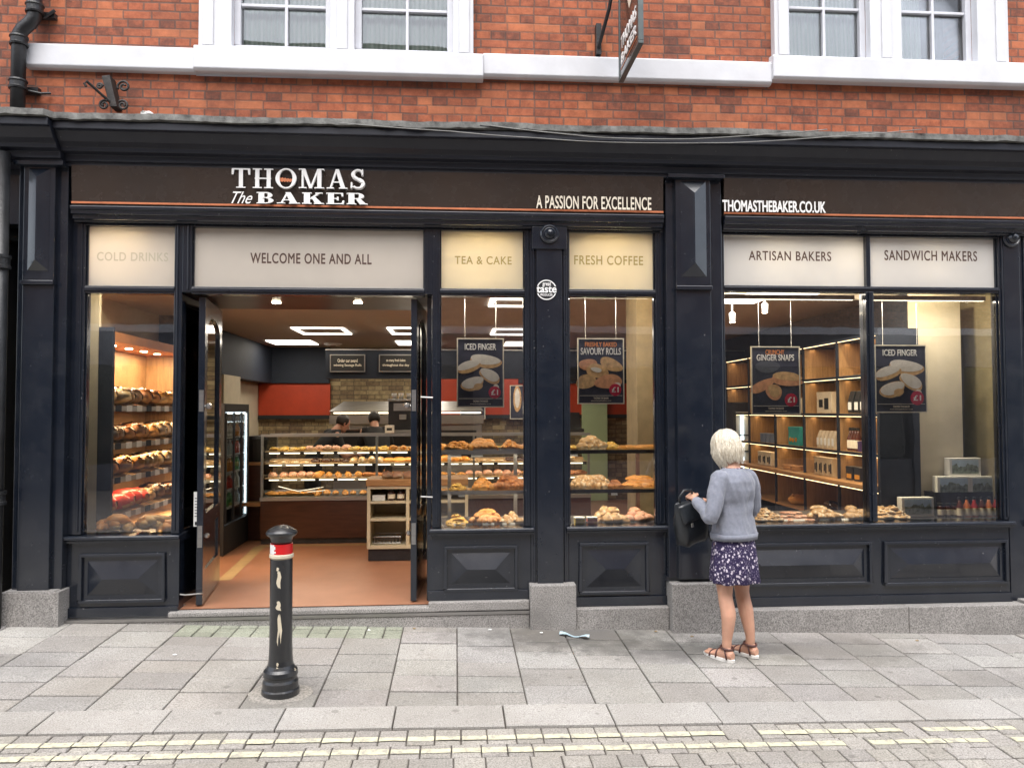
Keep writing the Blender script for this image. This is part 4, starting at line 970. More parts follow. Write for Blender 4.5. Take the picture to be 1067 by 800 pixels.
# ================================================================== WOODEN DISPLAY UNIT inside the door
du = thing('display_unit', (-.35, 1.75, FL), 'cream open shelf unit with an oak top standing inside the doorway', 'shelf unit')
ux0, ux1, uy0, uy1 = -.845, .12, 1.66, 2.10
MB().box(ux0 - .01, ux1, uy0 - .012, uy1, .905, .965).build('top', M['oak'], du, bevel=.003)
MB().box(ux0 + .01, ux1, uy0 + .02, uy1, FL, .305).build('plinth', M['darksteel'], du)
c_ = MB(); c_.box(ux0, ux0 + .03, uy0, uy1, .3055, .9045); c_.box(-.475, -.445, uy0, uy1, .3355, .8745); c_.box(ux0 + .031, ux1, uy0, uy1, .3055, .335); c_.box(ux0 + .031, ux1, uy0, uy1, .875, .9045); c_.box(ux0 + .031, ux1, uy1 - .015, uy1, .3355, .8745)
c_.box(ux1 - .03, ux1 - .0005, uy0 + .001, uy1 - .016, .336, .8745)
c_.build('carcass', M['creamwood'], du)
for a, b_ in ((ux0 + .031, -.476), (-.444, ux1 - .031)):
    for z in (.735, .57): MB().box(a, b_, uy0 + .005, uy1 - .016, z, z + .022).build('shelf', M['creamwood'], du)
o = thing('sandwich_box', (-.74, 1.75, .757), 'small white cardboard box on the upper shelf of the cream unit', 'box'); MB().box(-.80, -.68, 1.70, 1.80, .758, .80).build('base', M['flagwhite'], o, bevel=.004); MB().box(-.802, -.678, 1.698, 1.802, .8005, .812).build('lid', M['flagwhite'], o)
jr = thing('jam_jar', (0, 0, 0), 'dark jam jar with a cream label on the cream unit', 'jar', 'jam jars on the cream unit')
MB().lathe([(0, 0), (.035, 0), (.037, .01), (.037, .075), (.028, .088), (0, .088)], (0, 0, 0), 18).build('body', mat('dark_jam', (.05, .012, .012), .15, coat=.8), jr, smooth=True)
MB().lathe([(0, .0885), (.032, .0885), (.032, .105), (0, .105)], (0, 0, 0), 18).build('lid', M['dark'], jr)
MB().lathe([(.0376, .02), (.0382, .021), (.0382, .06), (.0376, .061)], (0, 0, 0), 18).build('label', M['ltr_cream'], jr)
jr.location = (-.62, 1.74, .758); j2 = copy_tree(jr); j2.location = (-.53, 1.74, .758)
bk = thing('wire_basket', (-.66, 1.85, .336), 'low steel wire basket on the bottom shelf of the cream unit', 'basket')
q = MB()
for zz in (.35, .41): q.tube([(-.79, 1.72, zz), (-.53, 1.72, zz), (-.53, 1.95, zz), (-.79, 1.95, zz), (-.79, 1.72, zz)], .004, 6)
for i in range(9): q.tube([(-.78 + i * .03, 1.95, .41), (-.78 + i * .03, 1.95, .35), (-.78 + i * .03, 1.72, .35), (-.78 + i * .03, 1.72, .41)], .0025, 5)
q.build('wires', M['steel'], bk)
for x, z, k_ in ((-.36, .593, 'loaf'), (-.24, .593, 'bun'), (-.33, .337, 'loaf'), (-.2, .337, 'bun')):
    good(k_, 'gold', 'golden %s on the right side of the cream unit, %s shelf' % (k_, 'middle' if z > .5 else 'bottom'), None, 'loaf' if k_ == 'loaf' else 'bun', (x, 1.78, z), .3, .9, 'bread')
for i in range(3): good('bun', 'pinkroll', 'pink sugared bun in a heap on the oak top inside the door', 'pink buns on the oak top', 'bun', (-.66 + i * .10, 1.78, .966), i, 1.25, 'bun')
tp = thing('cake_dome', (-.56, 1.80, .966), 'clear plastic cover over the buns on the oak top', 'cover')
MB().add([(-.72, 1.69, .967), (-.40, 1.69, .967), (-.40, 1.90, .967), (-.72, 1.90, .967), (-.69, 1.72, 1.06), (-.43, 1.72, 1.06), (-.43, 1.88, 1.06), (-.69, 1.88, 1.06)], [(4, 5, 6, 7), (0, 1, 5, 4), (1, 2, 6, 5), (2, 3, 7, 6), (3, 0, 4, 7)]).build('cover', M['caseglass'], tp)
# side table left of the counter
stb = thing('side_cabinet', (-2.2, 2.75, FL), 'dark cabinet with an oak ledge between the fridge and the counter', 'cabinet')
MB().box(-2.55, -2.13, 3.0, 3.4, FL, 1.02).build('body', M['brownwood'], stb); MB().box(-2.56, -2.12, 2.98, 3.41, 1.0205, 1.05).build('top', M['oak'], stb); MB().box(-2.36, -2.12, 2.85, 2.999, .58, .62).build('ledge', M['oak'], stb)
co = thing('waste_bin', (-2.3, 3.2, 1.05), 'black container standing on the cabinet beside the glass counter', 'container'); MB().lathe([(0, 0), (.10, 0), (.13, .24), (.14, .25), (.12, .26), (0, .26)], (-2.28, 3.2, 1.051), 20).build('body', M['dark'], co)
MB().lathe([(0, .2605), (.125, .2605), (.12, .29), (0, .295)], (-2.28, 3.2, 1.051), 20).build('lid', M['darksteel'], co)

# ================================================================== TIERED WINDOW STANDS behind the two middle windows
FILL_STRIPS = []
def stand(x0, x1, label, posts):
    s = thing('window_stand', ((x0 + x1) / 2, .35, .742), label, 'display stand')
    for z in (1.295, .985):
        MB().box(x0, x1, .20, .50, z, z + .010).build('glass_shelf', M['caseglass'], s)
        MB().box(x0, x1, .192, .199, z - .012, z + .016).build('shelf_edge', M['darksteel'] if posts == 'dark' else M['steel'], s)
    for z in (1.295, .985):
        MB().box(x0 + .02, x1 - .02, .203, .213, z - .008, z - .001).build('strip_light', M['stripw'], s)  # strips added under each tier to brighten the pastries
        FILL_STRIPS.append(((x0 + x1) / 2, .225, z - .012, x1 - x0 - .05))
    for x in (x0 + .12, x1 - .14):
        MB().box(x - .014, x + .014, .38, .41, .743, 1.2825 if True else 0).build('post', mat('bronze_post', (.14, .075, .06), .4, .5) if posts == 'dark' else M['steel'], s)
    return s
stand(-.17, .62, 'glass and steel tiered stand of pastries behind the tea and cake window', 'steel')
stand(.78, 1.62, 'glass and bronze tiered stand of pastries behind the fresh coffee window', 'dark')
black_tray = mat('black_tray', (.02, .02, .02), .35, coat=.3)
def tray(x, y, z, w, d, label, group=None):
    t_ = thing('tray', (x, y, z), label, 'tray', group)
    MB().box(x - w / 2, x + w / 2, y - d / 2, y + d / 2, z, z + .006).build('base', black_tray, t_)
    MB().ring(x - w / 2, x + w / 2, 0, 0, 0, 0, 0) if False else None
    MB().box(x - w / 2, x + w / 2, y - d / 2 - .004, y - d / 2, z, z + .016).box(x - w / 2, x + w / 2, y + d / 2, y + d / 2 + .004, z, z + .016).build('rim', M['steel'], t_)
    return t_
def card(x, z, y, w=.07, h=.035, m='flagwhite', label='small cream price card', grp=None):
    o = MB().add([(x - w / 2, y, z), (x + w / 2, y, z), (x + w / 2, y + .012, z + h), (x - w / 2, y + .012, z + h), (x - w / 2, y + .002, z), (x + w / 2, y + .002, z), (x + w / 2, y + .014, z + h), (x - w / 2, y + .014, z + h)], [(0, 1, 2, 3), (7, 6, 5, 4), (0, 4, 5, 1), (1, 5, 6, 2), (2, 6, 7, 3), (3, 7, 4, 0)]).build('price_card', M[m])
    return tag(o, label, 'price card', grp)
def heap(px0, px1, z, y, kind, m, name, lab, n=None, sc=1.0, rows_=3, stack=True, cat=None):
    xa, xb = PY(px0, 480, y)[0], PY(px1, 480, y)[0]; n = n or max(2, int((xb - xa) / (.052 * sc)))
    for r_ in range(rows_):
        for i in range(n - (r_ if stack else 0)):
            x = xa + (xb - xa) * (i + .5 + (.5 * r_ if stack else 0)) / n
            good(kind, m, lab, lab + ' group', name, (x + rg.uniform(-.012, .012), y + r_ * .042 + rg.uniform(-.01, .01), z + (.022 * sc * r_ if stack else 0)), rg.uniform(-.6, .6) + (1.57 if kind in ('roll', 'twist') else 0) * 0, sc * rg.uniform(.92, 1.08), cat or name.replace('_', ' '))
TC, TD = 'tea and cake window', 'fresh coffee window'
for (a, b_, z, tr_) in ((461, 490, 1.306, 'left'), (491, 519, 1.306, 'middle'), (520, 545, 1.306, 'right')):
    tray((PY(a, 480, .3)[0] + PY(b_, 480, .3)[0]) / 2, .33, z, .185, .24, '%s tray of golden pastries on the top tier, %s' % (tr_, TC))
heap(465, 489, 1.313, .27, 'slice', 'gold', 'pastry_slice', 'golden flaky slice on the top tier of the ' + TC, sc=.85)
heap(492, 516, 1.313, .27, 'croissant', 'gold', 'croissant', 'golden croissant on the top tier of the ' + TC, sc=.85)
heap(521, 544, 1.313, .27, 'roll', 'gold', 'sausage_roll', 'golden sausage roll on the top tier of the ' + TC, sc=.85)
heap(468, 486, .996, .27, 'slice', 'cheese', 'cheese_slice', 'yellow cheese slice on the middle tier of the ' + TC, sc=.9)
heap(494, 515, .996, .27, 'bun', 'gold', 'bun', 'golden bun on the middle tier of the ' + TC, sc=.95)
heap(519, 545, .996, .27, 'croissant', 'brown', 'chocolate_croissant', 'brown croissant on the middle tier of the ' + TC, sc=1.15)
heap(466, 486, .744, .16, 'slice', 'cheese', 'cheese_slice', 'yellow cheese slice on the sill of the ' + TC, sc=.9)
heap(494, 520, .744, .16, 'croissant', 'gold', 'croissant', 'golden croissant on the sill of the ' + TC, sc=1.1)
heap(522, 545, .744, .16, 'roll', 'pale', 'bread_roll', 'floury pale roll on the sill of the ' + TC, sc=.9)
heap(603, 630, 1.306, .27, 'bun', 'pale', 'floury_bun', 'floury bun on the top tier of the ' + TD, sc=1.2)
heap(632, 645, 1.306, .27, 'bun', 'cheese', 'cheese_bun', 'yellow cheese bun on the top tier of the ' + TD, sc=.8)
heap(646, 682, 1.306, .27, 'pasty', 'gold', 'pasty', 'golden pasty on the top tier of the ' + TD, n=5, sc=.85, rows_=1)
heap(598, 634, .996, .27, 'croissant', 'pale', 'floury_croissant', 'floury croissant on the middle tier of the ' + TD, sc=1.05)
heap(636, 648, .996, .27, 'bun', 'brown', 'brown_bun', 'brown bun on the middle tier of the ' + TD, sc=.9)
heap(654, 683, .996, .27, 'pasty', 'gold', 'pasty', 'golden pasty on the middle tier of the ' + TD, n=4, sc=1.1)
heap(618, 650, .744, .17, 'roll', 'pale', 'bread_roll', 'floury roll in a heap on the sill of the ' + TD, sc=1.15, rows_=3)
heap(651, 678, .744, .17, 'bun', 'pinkroll', 'pink_bun', 'pink sugared bun on the sill of the ' + TD, sc=1.1, rows_=3)
for a, c_, l in ((600, 'oran', 'yellow'), (613, 'red', 'pink')):
    x = PY(a + 4, 540, .12)[0]; o = thing('cake_box', (x, .13, .744), '%s lidded cake box on the sill of the fresh coffee window' % l, 'cake box')
    MB().box(x - .038, x + .038, .10, .17, .744, .785).build('box', mat(l + '_card', (.75, .58, .12) if l == 'yellow' else (.75, .22, .22), .5), o, bevel=.004)
    MB().box(x - .040, x + .040, .098, .172, .7855, .796).build('lid', M['flagwhite'], o)
for px, z, y, w in ((475, 1.262, .188, .085), (497, 1.262, .188, .09), (481, .955, .188, .05), (598, 1.262, .188, .06), (640, .955, .188, .05), (478, .744, .098, .10), (489, .744, .10, .055), (509, .744, .098, .09), (530, .744, .098, .10), (606, .744, .098, .10), (632, .744, .098, .07), (659, .744, .098, .06)):
    x = PY(px, 480, y)[0]; zt = ' on the sill' if z < .8 else (' on the middle tier' if z < 1.2 else ' on the top tier')
    card(x, z, y, w, .035 if z > .8 else .02, 'flagwhite' if px not in (489, 606, 632, 659) else 'dark', ('cream' if px not in (489, 606, 632, 659) else 'black') + ' price card' + zt + ' at the front of the ' + (TC if px < 560 else TD), 'price cards%s, %s %s' % (zt, TC if px < 560 else TD, 'black' if px in (489, 606, 632, 659) else 'cream'))

# ================================================================== CUBE SHELVING on the right wall
SX = 3.50; SB = 3.83
wsv = thing('cube_shelving', (SX, 1.6, FL), 'wall of oak lined cube shelves with warm strip lights in the artisan bakers window', 'shelving')
Yk = [PX(px, 480, SX)[0] for px in (914, 902, 873, 837.5, 807.6, 780.4, 757)]
Zs = [2.255, 1.915, 1.575, 1.235, .955]
fr2 = MB(); T2 = .022; ye, yf = Yk[0] - .02, Yk[-1]
ys_ = [ye] + Yk[1:]
for y in ys_: fr2.box(SX, SB, y - T2 / 2, y + T2 / 2, FL, Zs[0])
for z in Zs: fr2.box(SX + .001, SB, ys_[0] + T2 / 2, yf - T2 / 2, z - T2 / 2, z + T2 / 2) if z > 1 else None
fr2.build('carcass', M['navy'], wsv)
MB().box(SX + .001, SB + .02, ys_[0] - T2 / 2 - .012, ys_[0] - T2 / 2 - .0005, FL, 2.30).build('end_panel', M['navy'], wsv)
MB().box(SB + .001, SB + .02, ys_[0], yf, FL, Zs[0] + .02).build('back', M['oakin'], wsv)
MB().box(SX - .10, SB, ys_[0] + .02, yf, .955, .99).build('ledge', M['oak'], wsv, bevel=.004)
for i in range(len(ys_) - 1):
    a, b_ = ys_[i] + T2 / 2 + .001, ys_[i + 1] - T2 / 2 - .001
    for z in Zs[:4] + [.94]:
        MB().box(SX + .006, SX + .014, a + .008, b_ - .008, z - T2 / 2 - .006, z - T2 / 2 - .001).build('strip_light', M['strip'], wsv)
    lin = MB()
    for zt_, zb_ in ((2.244, 1.926), (1.904, 1.586), (1.564, 1.246), (1.224, .991), (.943, .6205)):
        lin.box(SX + .02, SB, a, a + .004, zb_, zt_ - .0115); lin.box(SX + .02, SB, b_ - .004, b_, zb_, zt_ - .0115); lin.box(SX + .02, SB, a + .0045, b_ - .0045, zb_ + .0005, zb_ + .004)
    lin.build('cell_lining', M['oakin'], wsv)
    MB().box(SX + .0, SB, ys_[i] + T2 / 2, ys_[i + 1] - T2 / 2, .60, .62).build('lower_shelf', M['oak'], wsv)
def cell(i): return (ys_[i] + ys_[i + 1]) / 2
colm = lambda n, c: M.setdefault(n, mat(n, c, .45, var=.08))
colm('kraft', (.48, .36, .22)); colm('teal', (.04, .36, .34)); colm('purple', (.06, .03, .10)); colm('amber', (.62, .28, .04)); colm('gifttan', (.62, .52, .38)); colm('blackbag', (.02, .02, .022)); colm('bluegrey', (.16, .2, .28))
def carton(y, z, wy, h, m, label, name='gift_box', cat='box', win=True, dx=.05, grp=None, d=.12):
    o = thing(name, (SX + dx, y, z), label, cat, grp)
    MB().box(SX + dx, SX + dx + d, y - wy / 2, y + wy / 2, z, z + h).build('box', M[m], o, bevel=.003)
    MB().box(SX + dx - .001, SX + dx + d + .001, y - wy / 2 - .001, y + wy / 2 + .001, z + h * .86, z + h + .004).build('lid', M[m], o)
    if win:
        MB().box(SX + dx - .0025, SX + dx - .0015, y - wy * .30, y - wy * .02, z + h * .18, z + h * .72).box(SX + dx - .0025, SX + dx - .0015, y + wy * .08, y + wy * .34, z + h * .28, z + h * .66).build('label', M['dark'], o)
    return o
def pouch(y, z, m, label, grp, h=.20, w=.09):
    o = thing('coffee_pouch', (SX + .09, y, z), label, 'pouch', grp)
    r = []
    for j, (k1, k2, zz) in enumerate(((.9, 1, 0), (1, 1, .06), (.8, .95, .13), (.3, .95, .185), (.15, .95, .20))):
        r.append([(SX + .09 + .035 * k1 * (s1), y + w / 2 * k2 * s2, z + zz * h / .20) for s1, s2 in ((-1, -1), (1, -1), (1, 1), (-1, 1))])
    MB().loft(r).build('bag', M[m], o, bevel=.004)
    MB().box(SX + .052, SX + .0535, y - w * .32, y + w * .32, z + .03, z + .10).build('label', M['flagwhite'], o); return o
def bottle(x, y, z, m, label, grp, h=.17, lab='ltr_cream'):
    o = thing('sauce_bottle', (x, y, z), label, 'bottle', grp)
    MB().lathe([(0, 0), (.028, 0), (.03, .008), (.03, h * .55), (.013, h * .75), (.012, h * .88), (0, h * .88)], (x, y, z), 16).build('body', M[m], o, smooth=True)
    MB().lathe([(0, h * .885), (.014, h * .885), (.014, h), (0, h)], (x, y, z), 14).build('cap', M['dark'], o)
    MB().lathe([(.0304, h * .12), (.0308, h * .13), (.0308, h * .46), (.0304, h * .47)], (x, y, z), 16).build('label', M[lab], o); return o
M['sauce'] = mat('dark_sauce', (.09, .02, .01), .12, coat=.8); M['juice'] = mat('amber_cordial', (.55, .16, .05), .12, coat=.8); M['jamred'] = mat('red_jam', (.4, .03, .03), .12, coat=.8)
# second row of cells from the top
carton(cell(2), 1.59, .30, .20, 'gifttan', 'large cream gift hamper with dark labels in the second row of cubes')
carton(cell(3), 1.59, .24, .15, 'gifttan', 'cream gift box half hidden behind the ginger snaps poster')
for k, dy in enumerate((-.10, 0, .11)): pouch(cell(1) + dy, 1.59, 'blackbag', 'black coffee pouch with a white label in the second row of cubes', 'black coffee pouches in the second row of cubes')
carton(cell(4), 1.59, .2, .16, 'gifttan', 'small cream gift box in the cube nearest the fridge')
# third row
carton(cell(3) - .02, 1.25, .27, .19, 'teal', 'teal cake box with white lettering and pictured buns', win=False)
q = cell(3) - .02
for dy, dz in ((-.05, .06), (.02, .055), (.08, .06)):
    o_ = MB().blob((SX + .047, q + dy, 1.25 + dz), (.004, .03, .024), 10, 6, seed=1).build('pictured_bun', M['amber'], bpy.data.objects['gift_box.003'] if 'gift_box.003' in bpy.data.objects else None)
for k in range(4): carton(cell(4) - .12 + k * .08, 1.25, .065, .10, 'bluegrey', 'small blue grey carton in a row in the third row of cubes', win=False, grp='blue grey cartons in the third row of cubes', d=.08)
for k in range(5): pouch(cell(2) - .15 + k * .075, 1.25, 'gifttan', 'cream striped biscuit pouch in the third row of cubes', 'cream biscuit pouches in the third row of cubes', h=.17, w=.06)
for k in range(4): bottle(SX + .08, cell(1) + .02 + k * .045, 1.25 + (.0 if k < 4 else 0), 'sauce', 'dark sauce bottle in the third row of cubes', 'dark sauce bottles in the third row of cubes', h=.21)
for k in range(3): carton(cell(1) - .14 + k * .05, 1.25, .045, .09, 'jamredx' if False else 'purple', 'small dark red carton beside the sauce bottles', win=False, grp='dark red cartons beside the sauce bottles', d=.06)
# fourth row, standing on the oak ledge
for k in range(3): carton(cell(4) - .16 + k * .13, .9905, .11, .15, 'gifttan', 'cream tea carton on the oak ledge behind the woman', grp='cream tea cartons on the oak ledge', d=.09, dx=.02)
for k in range(4): carton(cell(2) - .16 + k * .095, .9905, .082, .17, 'kraft', 'kraft shortbread carton on the oak ledge', grp='kraft shortbread cartons on the oak ledge', d=.07, dx=.02)
for k in range(2): carton(cell(1) - .06 + k * .14, .9905, .11, .12, 'blackbag', 'black carton with an amber window on the oak ledge', win=False, grp='black amber cartons on the oak ledge', d=.08, dx=.02)
for k in range(2): B('window', M['amber'], [o for o in bpy.data.objects if o.name.startswith('gift_box') and o.get('group') == 'black amber cartons on the oak ledge'][k], SX + .0175, SX + .0185, cell(1) - .10 + k * .14, cell(1) - .02 + k * .14, 1.01, 1.05)
for k, y in enumerate((cell(3) - .1, cell(3) + .08)):
    o = thing('woven_basket', (SX + .05, y, .9905), 'shallow woven bread basket on the oak ledge', 'basket', 'woven baskets on the oak ledge')
    MB().lathe([(0, 0), (.06, 0), (.075, .05), (.078, .05), (.065, .004), (0, .004)], (SX + .05, y, .9905), 20).build('bowl', M['oak'], o)
good('loaf', 'gold', 'golden loaf in the cube under the oak ledge', None, 'loaf', (SX + .10, cell(3), .6215), 1.4, 1.0, 'bread')
o = thing('wrapped_cake', (SX + .1, cell(2), .6215), 'cellophane wrapped cake in the cube under the oak ledge', 'cake'); a_ = template('bun').build('cake', BM['choc'], None, smooth=True); a_.parent = o; w_ = wrapper_mb(.07, .06, .05, 4).build('wrapper', M['bagplastic'], None, smooth=True); w_.parent = o; o.scale = (1.3,) * 3

# --- goods on the deck of the artisan bakers window
for px, k, m_, lab in ((788, 'slice', 'pale', 'floury flat pastry'), (846, 'croissant', 'pale', 'floury croissant'), (880, 'bun', 'pale', 'floury bun')):
    heap(px, px + 26, .744, .14, k, m_, lab.split()[-1], lab + ' heaped on the deck of the artisan bakers window', sc=1.05, rows_=3)
heap(812, 846, .744, .14, 'cookie', 'pinkroll', 'biscuit', 'sugared biscuit heaped on the deck of the artisan bakers window', sc=1.0, rows_=3)
heap(912, 945, .744, .15, 'slice', 'pale', 'flat_pastry', 'floury flat pastry on the deck of the sandwich makers window', sc=1.15, rows_=3)
for px, mm in ((795, 'dark'), (815, 'flagwhite'), (833, 'flagwhite'), (860, 'dark'), (883, 'flagwhite')):
    card(PY(px, 540, .1)[0], .744, .095, .09, .018, mm, '%s price card lying before the pastries of the artisan bakers window' % ('black' if mm == 'dark' else 'white'), 'price cards of the artisan bakers window ' + mm)
# --- gift boxes and bottles in the right corner
def photo_box(px0, px1, py0, py1, y, label, d=.07):
    a, c = PY(px0, py1, y), PY(px1, py0, y); o = thing('photo_gift_box', ((a[0] + c[0]) / 2, y, a[1]), label, 'box')
    MB().box(a[0], c[0], y, y + d, a[1], c[1]).build('box', M['flagwhite'], o, bevel=.003)
    w, h = c[0] - a[0], c[1] - a[1]
    sky_, land = mat('printed_sky', (.50, .64, .80), .4, var=.2), mat('printed_land', (.20, .24, .20), .4, var=.7, vscale=30)
    p_ = MB(); p_.box(a[0] + w * .08, c[0] - w * .08, y - .0015, y - .0005, a[1] + h * .5, c[1] - h * .1); o2 = p_.build('printed_picture', sky_, o)
    q_ = MB(); r_ = random.Random(px0); n = 12
    tops = [(a[0] + w * .08 + (w * .84) * i / n, a[1] + h * (.42 + .3 * r_.random())) for i in range(n + 1)]
    q_.add([(x, y - .0022, z) for x, z in tops] + [(x, y - .0022, a[1] + h * .12) for x, z in reversed(tops)], [tuple(range(2 * n + 2))]); q_.build('printed_picture', land, o); return o
photo_box(989.5, 1022, 477, 496, .34, 'white gift box with a landscape picture, topmost of the corner stack')
photo_box(977, 1011, 496.2, 515.5, .30, 'white gift box with a landscape picture, lower left of the corner stack')
photo_box(1011.5, 1039, 496.2, 515.5, .30, 'white gift box with a landscape picture, lower right of the corner stack')
photo_box(940, 973, 518, 538, .22, 'white gift box with a landscape picture standing alone on the deck')
bx0 = PY(976, 538, .28)[0]; bx1 = PY(1046, 538, .28)[0]
o = thing('display_riser', ((bx0 + bx1) / 2, .38, .742), 'black display block carrying the gift boxes in the window corner', 'riser'); MB().box(bx0, bx1, .295, .45, .743, .93).build('block', M['dark'], o, bevel=.004); MB().box(bx0 - .005, bx1 + .005, .29, .455, .9305, .938).build('top', M['dark'], o)
for k in range(3): 
    px = 980 + k * 7.5; x = PY(px, 530, .22)[0]; o = jr if False else copy_tree(jr); o.location = (x, .22, .743); o['label'] = 'dark preserve jar at the foot of the corner gift boxes'; o['group'] = 'preserve jars at the foot of the corner gift boxes'; o.scale = (.7, .7, 1.1)
for k in range(6):
    x = PY(1000 + k * 7.6, 530, .20)[0]; bottle(x, .20, .743, ('sauce', 'juice', 'jamred', 'sauce', 'juice', 'jamred')[k], '%s cordial bottle at the foot of the corner gift boxes' % ('first dark', 'left amber', 'left red', 'brown', 'right amber', 'rightmost red')[k], 'cordial bottles in the corner', h=.165)

# --- far right: fridge seen past the woman
f2 = thing('drinks_fridge', (3.6, 3.6, FL), 'upright lit drinks fridge seen behind the woman in the artisan bakers window', 'fridge')
fx0, fx1 = PY(764, 480, 3.6)[0], PY(780, 480, 3.6)[0]
MB().box(fx0, fx1 + .25, 3.6, 4.1, FL, 1.72).build('cabinet', M['dark'], f2, bevel=.005); MB().box(fx0 + .04, fx1 + .1, 3.59, 3.5995, .45, 1.60).build('inside', mat('fridge_lining', (.55, .62, .62), .4), f2)
MB().box(fx0 + .10, fx0 + .13, 3.575, 3.589, .5, 1.58).build('strip_light', M['stripc'], f2)
for z in (.7, .9, 1.1, 1.3): MB().box(fx0 + .04, fx1 + .1, 3.57, 3.589, z, z + .015).build('shelf', M['dark'], f2)

# ================================================================== POSTERS on wires
mcream = mat('poster_bread', (.78, .46, .22), .4, var=.25, vscale=30); mice = mat('poster_icing', (.90, .84, .76), .4, var=.08, vscale=20); mgin = mat('poster_ginger', (.80, .38, .20), .4, var=.2, vscale=25)
mdark = mat('poster_navy', (.042, .046, .075), .35, var=.3); mredb = mat('poster_roundel', (.62, .02, .07), .4, var=0); mframe = mat('poster_frame', (.80, .74, .60), .4)
def poster(px0, px1, py0, py1, y, label, lines_, shapes, wires=True, ztop=2.6, name='hanging_poster'):
    a, c = PY(px0, py1, y), PY(px1, py0, y); x0, z0, x1, z1 = a[0], a[1], c[0], c[1]; w, h = x1 - x0, z1 - z0
    o = thing(name, ((x0 + x1) / 2, y, z0), label, 'poster')
    pn = MB().box(x0 + .008, x1 - .008, y - .004, y + .004, z0 + .008, z1 - .008).build('panel', mdark, o)
    MB().ring(x0, x1, z0, z1, .009, y - .008, y + .008).build('frame', mframe, o)
    if wires:
        q = MB(); 
        for f in (.17, .83): q.tube([(x0 + w * f, y, z1), (x0 + w * f, y, ztop)], .0016, 5)
        q.build('hanging_wire', M['flagwhite'], o)
    yy = y - .0045
    for s, u0, u1, v0, v1, m_ in lines_: text(s, x0 + w * u0, x0 + w * u1, z0 + h * v0, z0 + h * v1, yy, m_, pn, bold=.03, depth=.001)
    for k, (u, v, ru, rv, ang, m_) in enumerate(shapes):
        n = 22; pts = []
        for i in range(n):
            t_ = 2 * pi * i / n; k2 = 1 + .05 * sin(3 * t_ + k); px_, pz_ = ru * cos(t_) * k2, rv * sin(t_) * k2
            pts.append((x0 + w * u + px_ * cos(ang) * w - pz_ * sin(ang) * w, z0 + h * v + px_ * sin(ang) * w + pz_ * cos(ang) * w))
        q = MB(); q.add([(p, yy - .0003 * (k + 1), r_) for p, r_ in pts] + [(p, yy + .0005, r_) for p, r_ in pts], [tuple(range(n))] + [(i, (i + 1) % n, n + (i + 1) % n, n + i) for i in range(n)])
        q.build('printed_shape', m_, pn)
    q = MB(); q.lathe([(0, 0), (w * .13, 0), (w * .13, .001), (0, .001)], (x0 + w * .80, yy - .006, z0 + h * .215), 24, axis='y'); rb = q.build('price_roundel', mredb, pn)
    text('£1', x0 + w * .73, x0 + w * .87, z0 + h * .18, z0 + h * .255, yy - .0075, M['ltr_white'], rb, bold=.03, depth=.0006)
    MB().box(x0 + w * .04, x1 - w * .04, yy - .001, yy, z0 + h * .125, z0 + h * .131).build('rule', M['ltr_cream'], pn)
    text('THOMAS THE BAKER', x0 + w * .34, x0 + w * .66, z0 + h * .075, z0 + h * .105, yy, M['ltr_cream'], pn, bold=.02, depth=.0006)
    text('www.thomasthebaker.co.uk', x0 + w * .28, x0 + w * .72, z0 + h * .045, z0 + h * .06, yy, M['ltr_cream'], pn, bold=.02, depth=.0006)
    return o
Wt, Or = M['ltr_white'], mat('poster_orange', (.75, .28, .10), .4, var=0)
iced = [(.62, .66, .34, .13, -.12, mcream), (.60, .69, .32, .105, -.12, mice), (.25, .58, .26, .12, .25, mcream), (.24, .61, .25, .085, .3, mice), (.70, .45, .24, .13, -.5, mcream), (.70, .47, .22, .11, -.5, mice), (.33, .34, .25, .14, .3, mcream), (.33, .36, .24, .11, .3, mice), (.45, .30, .1, .07, .3, mcream), (.83, .29, .065, .065, 0, mice)]
poster(476, 525, 352.5, 424.5, .15, 'navy iced finger poster hanging behind the tea and cake window', [('ICED FINGER', .17, .83, .83, .92, Wt)], iced, ztop=2.55)
poster(912, 964.5, 359.5, 430, .16, 'navy iced finger poster hanging beside the cream column in the sandwich makers window', [('ICED FINGER', .16, .82, .84, .93, Wt)], iced, ztop=2.62)
rolls = [(.22, .60, .20, .12, .1, mgin), (.72, .60, .26, .13, -.4, mcream), (.42, .50, .24, .15, -.2, mcream), (.18, .34, .22, .15, .2, mcream), (.66, .34, .30, .15, .1, mgin), (.40, .52, .12, .05, -.2, mice), (.85, .28, .07, .07, 0, mice)]
poster(602, 650, 352.5, 421, .15, 'navy savoury rolls poster hanging behind the fresh coffee window', [('FRESHLY BAKED', .16, .84, .87, .94, Or), ('SAVOURY ROLLS', .07, .93, .75, .85, Wt)], rolls, ztop=2.55)
ging = [(.34, .70, .25, .12, .0, mat('poster_cup', (.10, .11, .14), .4)), (.22, .42, .28, .10, .45, mgin), (.72, .50, .32, .11, -.12, mgin), (.74, .56, .30, .085, -.1, mcream), (.46, .33, .17, .15, -.6, mgin), (.47, .35, .14, .12, -.6, mcream)]
poster(783, 833, 361, 432, .16, 'navy ginger snaps poster hanging in the artisan bakers window', [('CRUNCHY', .30, .68, .88, .95, Or), ('GINGER SNAPS', .12, .88, .79, .88, Wt)], ging, ztop=2.62)
